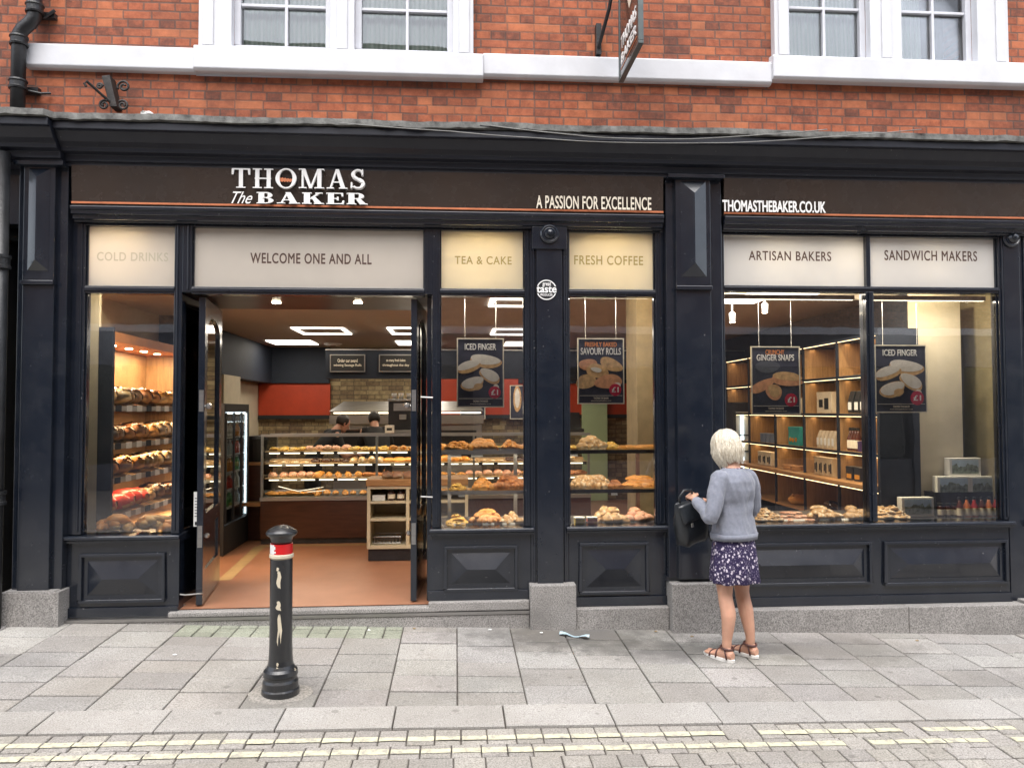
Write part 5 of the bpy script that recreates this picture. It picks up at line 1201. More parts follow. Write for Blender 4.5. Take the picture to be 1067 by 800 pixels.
# two pictures on the back wall
for (px0, px1, py0, py1, lab, sh) in ((480, 505, 424, 436, 'wide picture of a sandwich on the red back wall', [(.5, .5, .4, .1, 0, mcream), (.5, .45, .36, .05, 0, mice)]), (532, 546, 402, 436, 'tall picture of a pale loaf on the red back wall', [(.5, .6, .3, .4, .3, mcream), (.5, .62, .2, .3, .3, mice)])):
    y = 6.40; a, c = PY(px0, py1, y), PY(px1, py0, y); w, h = c[0] - a[0], c[1] - a[1]; o = thing('wall_picture', ((a[0] + c[0]) / 2, y, a[1]), lab, 'picture')
    MB().box(a[0], c[0], y, y + .02, a[1], c[1]).build('panel', mdark, o); MB().ring(a[0] - .01, c[0] + .01, a[1] - .01, c[1] + .01, .012, y - .006, y + .019).build('frame', mframe, o)
    for k, (u, v, ru, rv, an, m_) in enumerate(sh): MB().blob((a[0] + w * u, y - .002 - .002 * k, a[1] + h * v), (w * ru, .004, h * rv), 16, 8, nz=.1, seed=k).build('printed_shape', m_, o)

# ================================================================== CEILING LIGHTS AND SPOTS
def onceil(px, py, z=CE): d = ray(px, py); p = CAM + d * ((z - CAM.z) / d.z); return p.x, p.y
LEDS = []
def ledpanel(x, y, w, d, hollow, label):
    o = thing('ceiling_light', (x, y, CE), label, 'ceiling light', 'ceiling lights inside the shop')
    z = CE - .012
    if hollow:
        MB().box(x - w / 2, x + w / 2, y - d / 2, y - d / 2 + .04, z, CE - .001).box(x - w / 2, x + w / 2, y + d / 2 - .04, y + d / 2, z, CE - .001).box(x - w / 2, x - w / 2 + .04, y - d / 2 + .0405, y + d / 2 - .0405, z, CE - .001).box(x + w / 2 - .04, x + w / 2, y - d / 2 + .0405, y + d / 2 - .0405, z, CE - .001).build('light_frame', M['led'], o)
    else: MB().box(x - w / 2, x + w / 2, y - d / 2, y + d / 2, z, CE - .001).build('diffuser', M['led'], o); MB().ring(0, 0, 0, 0, 0, 0, 0) if False else None
    LEDS.append((x, y, w, d))
for (px, py, w, d, hol, lab) in ((336, 344.5, .62, .75, True, 'square ring ceiling light nearest the middle of the doorway'), (305, 356.5, .62, .62, False, 'flat square ceiling light at the back left of the shop'), (432, 344.5, .62, .75, True, 'square ring ceiling light cut by the right door jamb'), (436, 357, .62, .62, False, 'flat square ceiling light behind the right door jamb'),
                                (541, 345.5, .7, .7, True, 'ring ceiling light behind the tea and cake window'), (548, 358, .62, .62, False, 'flat ceiling light deep behind the tea and cake window'), (545, 315, .62, .5, True, 'ring ceiling light at the top of the tea and cake window'), (765, 312, .5, .35, False, 'flat ceiling light at the top left of the artisan bakers window'), (812, 306.5, .6, .25, False, 'flat ceiling light at the top of the artisan bakers window')):
    x, y = onceil(px, py); ledpanel(x, y, w, d, hol, lab)
o = thing('smoke_sensor', (*onceil(347, 358), CE), 'round white sensor on the ceiling between the lights', 'sensor'); x, y = onceil(347, 358); MB().lathe([(0, -.03), (.10, -.03), (.13, -.012), (.135, -.001), (0, -.001)], (x, y, CE), 24).build('body', M['flagwhite'], o); MB().lathe([(0, -.035), (.04, -.035), (.04, -.0305), (0, -.0305)], (x, y, CE), 20).build('grille', M['darksteel'], o)
sx, sy = 2.40, .9
for px, py in ((763, 331), (797, 321)):
    x, z = PY(px, py, sy); o = thing('spotlight', (x, sy, z), 'white track spotlight hanging in the artisan bakers window, %s one' % ('lower' if px == 763 else 'upper'), 'spotlight')
    MB().lathe([(0, 0), (.026, 0), (.03, .075), (.016, .09), (0, .09)], (x, sy, z - .04), 18).build('head', M['whitegloss'], o, smooth=False); MB().tube([(x, sy, z + .05), (x, sy, CE)], .008, 8).build('stem', M['whitegloss'], o)
    MB().lathe([(0, -.002), (.022, -.002), (.022, 0), (0, 0)], (x, sy, z - .041), 16).build('lamp', M['bulb'], o)
# ================================================================== BOLLARD
bx_, by_ = -.985, -1.33; bzg = G(bx_, by_)
mbl, tbl, bbl = nt('bollard_paint')
vb = coord(tbl); 
cb = mixc(tbl, ramp(tbl, noise(tbl, vb, 60, 4, .6), [(.66, (0, 0, 0)), (.72, (.6, .6, .6))]), (.016, .017, .019), (.11, .07, .05))
tbl.links.new(cb, bbl.inputs['Base Color']); bbl.inputs['Roughness'].default_value = .33; bbl.inputs['Coat Weight'].default_value = .4
bump(tbl, bbl, noise(tbl, vb, 45, 5), .35, .004)
bo = thing('bollard', (bx_, by_, bzg), 'black cast iron bollard with chipped paint and a red and white band on the pavement', 'bollard')
q = MB(); c = (bx_, by_, bzg)
q.lathe([(0, -.02), (.112, -.02), (.112, .035), (.106, .045), (.106, .085), (.098, .10), (.098, .115), (.104, .125), (.100, .15), (.086, .165), (.076, .185), (.072, .215), (.068, .30), (.066, .84), (0, .84)], c, 40)
q.build('shaft', mbl, bo, smooth=False, bevel=.003)
MB().lathe([(0, .8402), (.062, .8402), (.062, .845), (.072, .850), (.072, .868), (.066, .873), (0, .873)], c, 40).build('ring', M['chip'], bo, smooth=False, bevel=.002)
q = MB(); q.k = 0
q.lathe([(0, .8732), (.0665, .8732), (.0665, .935), (0, .935)], c, 40)
BND = q.build('band', M['red'], bo)
wb = MB()
for (a0, a1, z0, z1) in ((-2.55, -2.05, .875, .934), (-2.08, -1.92, .905, .925), (-2.10, -1.88, .882, .894), (-3.3, -2.54, .875, .934)):
    n = 10; v = []; r_ = .0672
    for i in range(n + 1):
        a = a0 + (a1 - a0) * i / n; v += [(bx_ + r_ * cos(a), by_ + r_ * sin(a), bzg + z0), (bx_ + r_ * cos(a), by_ + r_ * sin(a), bzg + z1)]
    wb.add(v, [(2 * i, 2 * i + 2, 2 * i + 3, 2 * i + 1) for i in range(n)])
wb.build('white_patch', M['flagwhite'], BND)
cap = MB(); prof = [(0, .9352), (.060, .9352), (.064, .955), (.070, .975), (.088, .988), (.094, .998), (.094, 1.006), (.088, 1.014), (.072, 1.027), (.050, 1.039), (.025, 1.047), (.012, 1.050), (0, 1.051)]
cap.lathe(prof, c, 40); cap.build('cap', mbl, bo, smooth=True)
ch = MB(); rc = random.Random(9)
for (zc, hh, ww, xo) in ((.785, .012, .007, -.008), (.72, .055, .011, .0), (.56, .03, .013, .0), (.36, .15, .012, .004), (.205, .012, .006, -.002), (.178, .012, .006, -.004)):
    n = 22; pts = []
    for i in range(n):
        t_ = 2 * pi * i / n; k = 1 + .45 * mnoise.noise(Vector((cos(t_) * 2, sin(t_) * 2, zc * 30)))
        pts.append((xo + ww * k * (cos(t_) + .25 * sin(5 * t_)), zc + hh * (max(-.92, min(.92, 1.2 * sin(t_)))) * (1 + .12 * cos(7 * t_))))
    r_ = .0672 if zc > .3 else .074
    ch = MB(); ch.add([(bx_ + x, by_ - sqrt(max(0, (r_ if zc > .24 else .0778) ** 2 - x * x)) - .0006, bzg + z) for x, z in pts], [tuple(range(n))]); ch.build('paint_chip', M['chip'], bo)
for i in range(4):
    pass

ft_ = MB(); n_ = 40; rr_f = [(bx_ + (.19 + .03 * mnoise.noise(Vector((cos(2 * pi * i / n_) * 2, sin(2 * pi * i / n_) * 2, 5)))) * cos(2 * pi * i / n_), by_ + (.17 + .04 * mnoise.noise(Vector((cos(2 * pi * i / n_) * 2, sin(2 * pi * i / n_) * 2, 9)))) * sin(2 * pi * i / n_)) for i in range(n_)]
ft_.loft([[(x, y, G(x, y) - .02) for x, y in rr_f], [(x, y, G(x, y) + .004) for x, y in rr_f], [(bx_ + (x - bx_) * .5, by_ + (y - by_) * .5, G(x, y) + .010) for x, y in rr_f]]).build('footing', stone('cement_patch', (.30, .28, .25), .4, scale=70), bo, smooth=False)
bo.scale = (.93, .93, .90)
# ================================================================== DOWNPIPE, BRACKET, HANGING SIGN, CABLES
dp = thing('downpipe', (-3.17, -.14, 0), 'black cast iron drainpipe with a swan neck on the left edge of the shopfront', 'drainpipe')
mp_ = M['iron']
MB().tube([(-3.168, -.222, -.02), (-3.168, -.222, 3.44)], .045, 20).build('lower_pipe', mp_, dp, smooth=True)
q = MB()
for z in (.98, 2.62): q.lathe([(0, 0), (.062, 0), (.062, .02), (.056, .025), (.056, .07), (.062, .075), (.062, .095), (0, .095)], (-3.168, -.222, z), 20)
q.build('pipe_collar', mp_, dp)
MB().tube([(-3.145, -.10, 3.76), (-3.145, -.10, 4.30), (-3.143, -.10, 4.345), (-3.12, -.10, 4.385), (-3.07, -.10, 4.43), (-3.045, -.10, 4.47), (-3.04, -.10, 4.52), (-3.04, -.10, 8.4)], .048, 20).build('upper_pipe', mp_, dp, smooth=True)
for x, z in ((-3.145, 3.94), (-3.145, 4.26), (-3.04, 4.50)):
    q = MB(); q.lathe([(0, 0), (.060, 0), (.063, .012), (.056, .02), (.056, .05), (.063, .058), (.060, .07), (0, .07)], (x, -.10, z), 20)
    q.box(x - .08, x + .10, -.03, .019, z + .012, z + .05); q.build('pipe_clip', mp_, dp)
q = MB(); q.tube([(-3.09, -.06, 4.52), (-3.0, -.05, 4.50), (-2.93, -.04, 4.56)], .012).tube([(-3.10, -.06, 3.95), (-3.02, -.04, 3.94), (-2.97, .0, 3.96)], .009)
q.build('wall_hook', mp_, dp)

br_ = thing('iron_bracket', (-2.52, -.06, 3.86), 'rusty wrought iron scroll bracket left on the brickwork above the cornice', 'bracket')
q = MB(); q.add([(x, y, z) for (x, z) in (PY(107.5, 81, -.05), PY(116, 80, -.05), PY(120.5, 110, -.1), PY(113, 110, -.1)) for y in (-.08, .019)], [(0, 2, 4, 6), (1, 7, 5, 3), (0, 1, 3, 2), (2, 3, 5, 4), (4, 5, 7, 6), (6, 7, 1, 0)])
q.build('plate', M['iron_rust'], br_, bevel=.004)
def spiral(cx, cz, r0, turns, a0, y, rr=.008, sgn=1):
    n = int(26 * turns); return [(cx + r0 * (1 - .75 * i / n) * cos(a0 + sgn * 2 * pi * turns * i / n), y, cz + r0 * (1 - .75 * i / n) * sin(a0 + sgn * 2 * pi * turns * i / n)) for i in range(n + 1)]
q = MB()
for px, py, r0, a0, sg in ((129, 90.5, .045, 3.6, -1), (108.5, 109.5, .036, 1.0, 1), (128, 110, .038, 2.4, -1), (104, 90, .022, 0, 1)):
    cx_, cz_ = PY(px, py, -.1); MB().tube(spiral(cx_, cz_, r0, 1.5, a0, -.10, sgn=sg), .0085, 8).build('scroll', M['iron_rust'], br_, smooth=True)
a, b_ = PY(90, 86, -.22), PY(114, 106, -.08)
MB().tube([(a[0], -.22, a[1] - .03), (a[0] - .012, -.225, a[1] - .01), (a[0], -.22, a[1] + .01), (b_[0], -.08, b_[1])], .010, 8).build('stay_rod', M['iron_rust'], br_)
o = thing('crumpled_paper', (-2.3, -.2, 3.70), 'crumpled white paper scrap lying on the lead ledge beside the bracket', 'litter'); a = PY(150, 118, -.3); MB().blob((a[0], -.25, 3.725), (.045, .04, .02), 10, 6, nz=.5, fr=6).build('scrap', M['flagwhite'], o)
o['label'] = 'crumpled white paper scrap lying on the lead ledge beside the bracket'

hs = thing('hanging_sign', (1.23, -.1, 4.05), 'dark projecting shop sign hung on a black bracket above the white band', 'sign')
sx0, sx1 = 1.225, 1.262; sya, syb, sz0, sz1 = -.80, -.17, 4.085, 5.05
MB().box(sx0 + .006, sx1 - .006, sya + .02, syb - .02, sz0 + .02, sz1 - .02).build('board', M['sign'], hs)
q = MB()
for d in ((sx0, sx1, sya, syb, sz0, sz0 + .022), (sx0, sx1, sya, syb, sz1 - .022, sz1), (sx0, sx1, sya, sya + .03, sz0 + .0221, sz1 - .0221), (sx0, sx1, syb - .03, syb, sz0 + .0221, sz1 - .0221)): q.box(*d)
q.build('frame', mat('sign_frame_grey', (.10, .12, .12), .35, .4), hs, bevel=.003)
for s, xx in ((-1, sx0 + .0055), (1, sx1 - .0055)):
    mf = (lambda s, xx: lambda u, w, d: (xx + s * d, u if s > 0 else -u, w))(s, xx)
    for ln, z0, z1 in (('THOMAS', 4.30, 4.39), ('BAKER', 4.19, 4.265)):
        ua, ub = (.25, .72) if s < 0 else (-.72, -.25)
        text(ln, ua, ub, z0, z1, 0, M['ltr_white'], hs, bold=.03, mapf=mf, depth=.003)
    MB().box(xx + s * .0004, xx + s * .0025, -.74, -.23, 4.155, 4.163).build('copper_line', M['copper'], hs)
    MB().add([(xx + s * .002, y_, z_) for y_, z_ in ((-.60, 4.5), (-.52, 4.47), (-.34, 4.78), (-.40, 4.82))], [(0, 1, 2, 3)]).build('wheat_emblem', M['ltr_cream'], hs)
q = MB(); q.tube([(1.10, -.02, 4.40), (1.10, -.06, 4.42), (1.16, -.16, 4.66), (1.22, -.30, 5.10)], .014); q.box(1.08, 1.12, -.05, .019, 4.36, 4.60); q.box(1.232, 1.255, -.78, .02, 5.06, 5.09)
for y in (-.70, -.26): q.tube([(1.243, y, 5.045), (1.243, y, 5.07)], .008)
q.build('bracket_arm', M['iron'], hs)

def cable(px, dz, label, m='dark', r=.004):
    pts = [Vector((PY(x, y, yy)[0], yy, PY(x, y, yy)[1])) for x, y, yy in px]; out = []
    for i in range(len(pts) - 1):
        for k in range(8):
            u = k / 8; out.append(pts[i].lerp(pts[i + 1], u) + Vector((0, 0, -dz * sin(pi * u))))
    out.append(pts[-1]); return tag(MB().tube(out, r, 6).build('cable', M[m] if isinstance(m, str) else m, smooth=True), label, 'cable')
mcab = mat('grey_cable', (.22, .22, .21), .5)
cable([(352, 128, -.36), (470, 137, -.375), (560, 144, -.375), (640, 148.5, -.375), (760, 149, -.375), (860, 143, -.37), (960, 135, -.35)], .004, 'long thin grey cable sagging across the cornice above the name board', mcab, .0035)
cable([(510, 131, -.36), (600, 141, -.385), (640, 144, -.385), (720, 145, -.385), (800, 140, -.375), (862, 135, -.36)], .003, 'short grey cable looping over the middle of the cornice', mcab, .0035)
cable([(500, 131, -.35), (560, 137, -.37), (640, 143, -.37)], .002, 'black cable hanging under the broken lead edge over the cornice', 'dark', .005)
# sensors and pins
# ================================================================== LITTER
q = MB(); x0, y0 = .84, -.275
n = 9; v = []
for i in range(n):
    u = i / (n - 1); v += [(.745 + .20 * u, -.225 - .10 * u - .018, G(.8, -.25) + .012 + .008 * sin(u * 9)), (.755 + .20 * u, -.225 - .10 * u + .022, G(.8, -.25) + .010 + .012 * sin(u * 7 + 1))]
v2 = [(a, b_, c_ - .003) for a, b_, c_ in v]; m_ = len(v)
q.add(v + v2, [(2 * i, 2 * i + 2, 2 * i + 3, 2 * i + 1) for i in range(n - 1)] + [(m_ + 2 * i + 1, m_ + 2 * i + 3, m_ + 2 * i + 2, m_ + 2 * i) for i in range(n - 1)] + [(2 * i, m_ + 2 * i, m_ + 2 * i + 2, 2 * i + 2) for i in range(n - 1)] + [(2 * i + 3, m_ + 2 * i + 3, m_ + 2 * i + 1, 2 * i + 1) for i in range(n - 1)])
tag(q.build('litter_wrapper', mat('pale_blue_wrapper', (.50, .66, .74), .35, var=.1)), 'pale blue wrapper strip lying on the stained slabs below the stone pier', 'litter')
rl_ = random.Random(21); mleaf = mat('dry_leaf', (.30, .22, .12), .8)
for i, (x, y) in enumerate(((.62, -.20), (-.30, -.13), (.25, -.14), (1.72, -.25), (-1.78, -.72), (3.4, -.30), (-.62, -.18), (1.48, -.14))):
    o = MB().blob((x, y, G(x, y) + .006), (.014, .009, .004), 8, 5, nz=.4, fr=5, seed=i).build('dry_leaf', mleaf if i % 2 else M['flagwhite'])
    tag(o, '%s scrap on the paving near the shop wall' % ('dry brown leaf' if i % 2 else 'tiny white paper'), 'litter', 'scraps on the paving ' + ('leaf' if i % 2 else 'paper'))
# opening hours notice inside left return
nz = thing('opening_hours_notice', (-1.99, .05, 1.0), 'white opening hours notice behind the glass beside the left door leaf', 'notice')
a, c = PY(202.5, 548, .1), PY(209.5, 512, .1)
MB().box(a[0], c[0], .080, .0845, a[1], c[1]).build('sheet', M['flagwhite'], nz)
for i in range(7): MB().box(a[0] + .008, c[0] - .010 - (i % 3) * .004, .0785, .0798, c[1] - .05 - i * .022, c[1] - .045 - i * .022).build('printed_line', M['dark'], nz)
MB().box(a[0] + .01, c[0] - .01, .0785, .0798, a[1] + .01, a[1] + .035).build('printed_block', M['dark'], nz)

# ================================================================== PEOPLE
def ell(c, rx, ry, z=None, n=20, ax=None, fwd=0):
    return [(c[0] + rx * cos(2 * pi * i / n), c[1] + ry * sin(2 * pi * i / n), c[2]) for i in range(n)]
def remesh(mb, name, m, root, vox=.006, smooth_it=3, loc=None):
    me = bpy.data.meshes.new(name); me.from_pydata(mb.v, [], mb.f)
    o = bpy.data.objects.new(name, me); C.objects.link(o)
    bm = bmesh.new(); bm.from_mesh(me); bmesh.ops.recalc_face_normals(bm, faces=bm.faces); bm.to_mesh(me); bm.free()
    r = o.modifiers.new('r', 'REMESH'); r.mode = 'VOXEL'; r.voxel_size = vox; r.use_smooth_shade = True
    if smooth_it: s = o.modifiers.new('s', 'SMOOTH'); s.iterations = smooth_it; s.factor = .5
    dg = bpy.context.evaluated_depsgraph_get(); dg.update()
    m2 = bpy.data.meshes.new_from_object(o.evaluated_get(dg)); m2.materials.clear()
    for x in (m if isinstance(m, (list, tuple)) else [m]): m2.materials.append(x)
    o.modifiers.clear(); o.data = m2; m2.name = name; bpy.data.meshes.remove(me)
    m2.polygons.foreach_set('use_smooth', [True] * len(m2.polygons)); m2.update()
    if root: o.parent = root
    return o
def limb(mb, pts, rs, seg=14):
    """tapered limb with rounded ends, smooth bend"""
    P = [Vector(p) for p in pts]; out = []; R_ = []
    n = len(P)
    for i in range(n - 1):
        p0 = P[max(0, i - 1)]; p1, p2 = P[i], P[i + 1]; p3 = P[min(n - 1, i + 2)]
        for k in range(6):
            u = k / 6; a = (2 * p1 + (p2 - p0) * u + (2 * p0 - 5 * p1 + 4 * p2 - p3) * u * u + (-p0 + 3 * p1 - 3 * p2 + p3) * u ** 3) * .5
            out.append(a); R_.append(rs[i] + (rs[i + 1] - rs[i]) * u)
    out.append(P[-1]); R_.append(rs[-1])
    d0 = (out[0] - out[1]).normalized(); d1 = (out[-1] - out[-2]).normalized(); r0, r1 = R_[0], R_[-1]
    pre = [(out[0] + d0 * r0 * k, r0 * sqrt(max(.02, 1 - k * k))) for k in (.95, .7, .35)]
    post = [(out[-1] + d1 * r1 * k, r1 * sqrt(max(.02, 1 - k * k))) for k in (.35, .7, .95)]
    mb.tube([p for p, _ in pre] + out + [p for p, _ in post], [r for _, r in pre] + R_ + [r for _, r in post], seg)
def hand(mb, w, d, up, s, side=1, curl=1.0):
    """palm + five fingers; w wrist, d pointing direction, up = back of hand, side=+1 thumb toward d x up"""
    w = Vector(w); d = Vector(d).normalized(); up = Vector(up); up = (up - d * up.dot(d)).normalized(); sd = d.cross(up) * side
    r = []
    for u, hw, hh in ((0, .020, .015), (.03, .031, .014), (.06, .038, .013), (.078, .038, .011)):
        c = w + d * u * s; r.append([tuple(c + sd * hw * s * cos(t) + up * hh * s * sin(t)) for t in [2 * pi * k / 12 for k in range(12)]])
    mb.loft(r)
    for k, (off, L) in enumerate(((.028, .066), (.010, .074), (-.009, .069), (-.027, .054))):
        b = w + d * .070 * s + sd * off * s; seg = L * s / 3; p = [b]; a = .25 * curl
        for q in range(3):
            a += .5 * curl; p.append(p[-1] + (d * cos(a) - up * sin(a)) * seg)
        mb.tube([b - d * .02 * s] + p, [.0085 * s, .0085 * s, .008 * s, .0075 * s, .006 * s], 8)
    t0 = w + d * .022 * s + sd * .026 * s
    mb.tube([t0 - sd * .01 * s, t0 + (d * .5 + sd * .6 - up * .3) * .035 * s, t0 + (d * .9 + sd * .55 - up * .55) * .055 * s, t0 + (d * 1.3 + sd * .3 - up * .7) * .065 * s], [.012 * s, .0105 * s, .0095 * s, .007 * s], 8)
def head(mb, c, tilt, s=1.0):
    """c centre of the skull, facing +y, tilt forward in radians"""
    R_ = Matrix.Rotation(-tilt, 3, 'X'); c = Vector(c)
    rings = []
    for z, rx, ry, oy in ((-.118, .018, .020, .050), (-.110, .034, .034, .046), (-.088, .050, .058, .030), (-.055, .060, .074, .016), (-.02, .068, .086, .006), (.015, .073, .093, 0), (.05, .073, .094, -.002), (.08, .062, .080, -.004), (.10, .042, .055, -.006), (.112, .016, .02, -.006)):
        rings.append([tuple(c + R_ @ (Vector((rx * cos(2 * pi * i / 20), oy + ry * sin(2 * pi * i / 20), z)) * s)) for i in range(20)])
    mb.loft(rings)
    L = lambda *p: tuple(c + R_ @ (Vector(p) * s))
    mb.tube([L(0, .088, .012), L(0, .102, -.012), L(0, .112, -.030), L(0, .096, -.038)], [.007 * s, .009 * s, .012 * s, .008 * s], 8)
    for sx in (-1, 1):
        mb.tube([L(sx * .030, .082, .018), L(sx * .014, .090, .020)], [.008 * s, .007 * s], 6)
        mb.tube([L(sx * .071, .0, .018), L(sx * .078, -.008, .010), L(sx * .078, -.008, -.012), L(sx * .072, .004, -.028)], [.008 * s, .011 * s, .010 * s, .006 * s], 8)
    mb.tube([L(-.024, .078, -.066), L(0, .086, -.066), L(.024, .078, -.066)], [.005 * s, .008 * s, .005 * s], 6)
def facebits(root, c, tilt, s=1.0):
    R_ = Matrix.Rotation(-tilt, 3, 'X'); c = Vector(c); L = lambda *p: tuple(c + R_ @ (Vector(p) * s))
    for sx in (-1, 1): 
        e = MB().blob((0, 0, 0), (.012, .008, .009), 12, 8, nz=0).build('eye', M['flagwhite'], None, smooth=True); e.parent = root; e.location = L(sx * .031, .080, .004)
        e2 = MB().blob((0, 0, 0), (.005, .004, .005), 10, 6, nz=0).build('iris', mat('iris', (.10, .12, .14), .2), None, smooth=True); e2.parent = root; e2.location = L(sx * .031, .0865, .003)
skin = mat('skin', (.62, .34, .24), .55, var=.06, vscale=12); skin2 = mat('skin_tan', (.58, .32, .22), .55, var=.07, vscale=10)
for k_ in (skin, skin2):
    b_ = k_.node_tree.nodes['Principled BSDF']; b_.inputs['Subsurface Weight'].default_value = .15; b_.inputs['Subsurface Radius'].default_value = (.02, .008, .005); b_.inputs['Subsurface Scale'].default_value = .5

# ---- woman in local coordinates: facing +y, then turned to the left
WPX = (1.885, -.69); wz = G(*WPX)
wo = thing('person', (WPX[0], WPX[1], wz), 'woman with short white hair in grey cardigan and purple print dress, facing the shop', 'person')
H = MB()
sh = 1.235
torso = [((0, .01, .70), .130, .095), ((0, .005, .78), .145, .110), ((0, .01, .86), .140, .105), ((0, .015, .96), .118, .088), ((0, .01, 1.06), .130, .092), ((0, .0, 1.15), .150, .098), ((0, -.005, 1.215), .150, .088), ((0, .0, 1.255), .10, .066), ((0, .012, 1.285), .054, .052), ((0, .025, 1.33), .046, .048)]
H.loft([ell(c_, rx, ry) for c_, rx, ry in torso])
hc = (0, .062, 1.405); head(H, hc, .35, .93)
limb(H, [(0, .015, 1.27), (0, .045, 1.36)], [.048, .048])
ank = {-1: (-.098, .0, .075), 1: (.098, -.035, .075)}
for s in (-1, 1):
    a = Vector(ank[s]); limb(H, [(s * .072, .01, .76), (s * .084, .015, .60), (s * .088, .015, .43), (s * .092, -.014, .30), tuple(a + Vector((0, -.005, .07))), tuple(a)], [.086, .070, .048, .050, .032, .030])
    ft = []
    for y, rx, rz, z in ((-.055, .024, .026, .040), (-.03, .031, .040, .052), (.01, .033, .040, .052), (.05, .036, .030, .042), (.10, .042, .019, .033), (.14, .041, .014, .029), (.165, .030, .010, .027)):
        ft.append([(a.x + s * .004 + rx * cos(t), a.y + y, z + rz * sin(t)) for t in [2 * pi * k / 14 for k in range(14)]])
    H.loft(ft)
    for k in range(5):
        xx = a.x + s * (.030 - k * .016) * 1.0; ln = (.148, .165, .172, .176, .182)[k]; H.tube([(xx, a.y + .12, .028), (xx, a.y + ln, .026)], [.010 if k < 4 else .013, .009 if k < 4 else .012], 8)
LE, LW = Vector((-.235, .005, .965)), Vector((-.150, .215, 1.055)); RE, RW = Vector((.225, .04, .97)), Vector((.045, .235, 1.02))
limb(H, [(-.145, 0, 1.215), (-.185, -.005, 1.12), tuple(LE), tuple((LE + LW) / 2), tuple(LW)], [.044, .041, .036, .033, .026])
limb(H, [(.145, 0, 1.215), (.180, 0, 1.12), tuple(RE), tuple((RE + RW) / 2), tuple(RW)], [.050, .045, .037, .034, .026])
hand(H, LW, (.25, .9, .35), (-.5, 0, .8), .95, 1, 1.1)
hand(H, RW, (-.55, .75, .25), (.3, 0, .9), .95, -1, 1.1)
body = remesh(H, 'body', skin2, wo, .005, 2)
facebits(wo, hc, .35, .93)
# dress
def folded(rings, n=64, amp=.006, fr=11, seed=0):
    out = []
    for j, (c_, rx, ry, am) in enumerate(rings):
        rr = []
        for i in range(n):
            t = 2 * pi * i / n; k = am * (sin(fr * t + seed) + .6 * sin(fr * .43 * t + 1 + seed)) + .004 * mnoise.noise(Vector((cos(t) * 3, sin(t) * 3, c_[2] * 9 + seed)))
            rr.append((c_[0] + (rx + k) * cos(t), c_[1] + (ry + k) * sin(t), c_[2]))
        out.append(rr)
    return out
md, td, bd = nt('purple_floral_print'); vd = coord(td, scale=(1, 1, .8))
vo = N(td, 'ShaderNodeTexVoronoi'); vo.inputs['Scale'].default_value = 48; td.links.new(vd, vo.inputs['Vector'])
vo2 = N(td, 'ShaderNodeTexVoronoi'); vo2.inputs['Scale'].default_value = 95; td.links.new(vd, vo2.inputs['Vector'])
f1 = ramp(td, vo.outputs['Distance'], [(.26, (1, 1, 1)), (.36, (0, 0, 0))]); f2_ = ramp(td, vo2.outputs['Distance'], [(.20, (1, 1, 1)), (.30, (0, 0, 0))])
cd = mixc(td, f1, (.020, .012, .055), (.60, .54, .62)); cd = mixc(td, mixc(td, 1.0, f2_, (.55, .55, .55), 'MULTIPLY'), cd, (.50, .42, .56))
td.links.new(cd, bd.inputs['Base Color']); bd.inputs['Roughness'].default_value = .85; bump(td, bd, noise(td, vd, 20, 3), .2, .01)
sk = MB(); sr = [((0, .01, .90), .132, .098, .001), ((0, .008, .83), .148, .113, .002), ((0, .006, .76), .162, .127, .004), ((0, .005, .68), .170, .134, .007), ((0, .004, .60), .176, .140, .010), ((0, .004, .522), .182, .146, .012), ((0, .004, .516), .179, .143, .012), ((0, .004, .522), .176, .140, .012), ((0, .004, .62), .165, .130, .008)]
sk.loft(folded(sr, fr=9), cap=False)
dress = sk.build('dress', md, None, smooth=True); dress.parent = wo
neck = MB(); neck.loft([ell(c_, rx, ry, n=28) for c_, rx, ry in (((0, .005, 1.235), .125, .082), ((0, .008, 1.262), .088, .068), ((0, .012, 1.278), .066, .060), ((0, .012, 1.274), .060, .054))], cap=False)
nk = neck.build('dress_collar', md, None, smooth=True); nk.parent = dress
# cardigan
mk, tk, bk_ = nt('grey_blue_knit'); vk = coord(tk)
wv = N(tk, 'ShaderNodeTexWave'); wv.inputs['Scale'].default_value = 150; wv.bands_direction = 'Z'; tk.links.new(vk, wv.inputs['Vector'])
tk.links.new(ramp(tk, noise(tk, vk, 60, 4), [(.3, (.19, .205, .255)), (.7, (.25, .265, .32))]), bk_.inputs['Base Color']); bk_.inputs['Roughness'].default_value = .95; bk_.inputs['Sheen Weight'].default_value = .3
ad = N(tk, 'ShaderNodeMath', operation='ADD'); tk.links.new(noise(tk, coord(tk, scale=(1, 1, .5)), 14, 3), ad.inputs[0]); mu_ = N(tk, 'ShaderNodeMath', operation='MULTIPLY'); mu_.inputs[1].default_value = .12; tk.links.new(wv.outputs['Fac'], mu_.inputs[0]); tk.links.new(mu_.outputs[0], ad.inputs[1]); bump(tk, bk_, ad.outputs[0], .45, .012)
K = MB()
K.loft(folded([((0, .008, .818), .164, .128, .003), ((0, .008, .825), .170, .134, .003), ((0, .008, .85), .168, .132, .004), ((0, .01, .89), .160, .124, .006), ((0, .012, .96), .148, .112, .007), ((0, .01, 1.05), .151, .108, .005), ((0, .0, 1.13), .166, .114, .003), ((0, -.004, 1.19), .170, .106, .001), ((0, -.002, 1.232), .138, .088, 0), ((0, .004, 1.258), .095, .074, 0), ((0, .006, 1.272), .078, .066, 0)], fr=7, seed=2))
for s, E_, W_ in ((-1, LE, LW), (1, RE, RW)):
    w2 = W_ - (W_ - E_) * .12
    pts = [Vector((s * .140, 0, 1.205)), Vector((s * .188, -.004, 1.12)), E_ + Vector((s * .002, -.004, -.002)), (E_ + W_) / 2, w2]
    limb(K, [tuple(p) for p in pts], [.066, .058, .049, .043, .036])
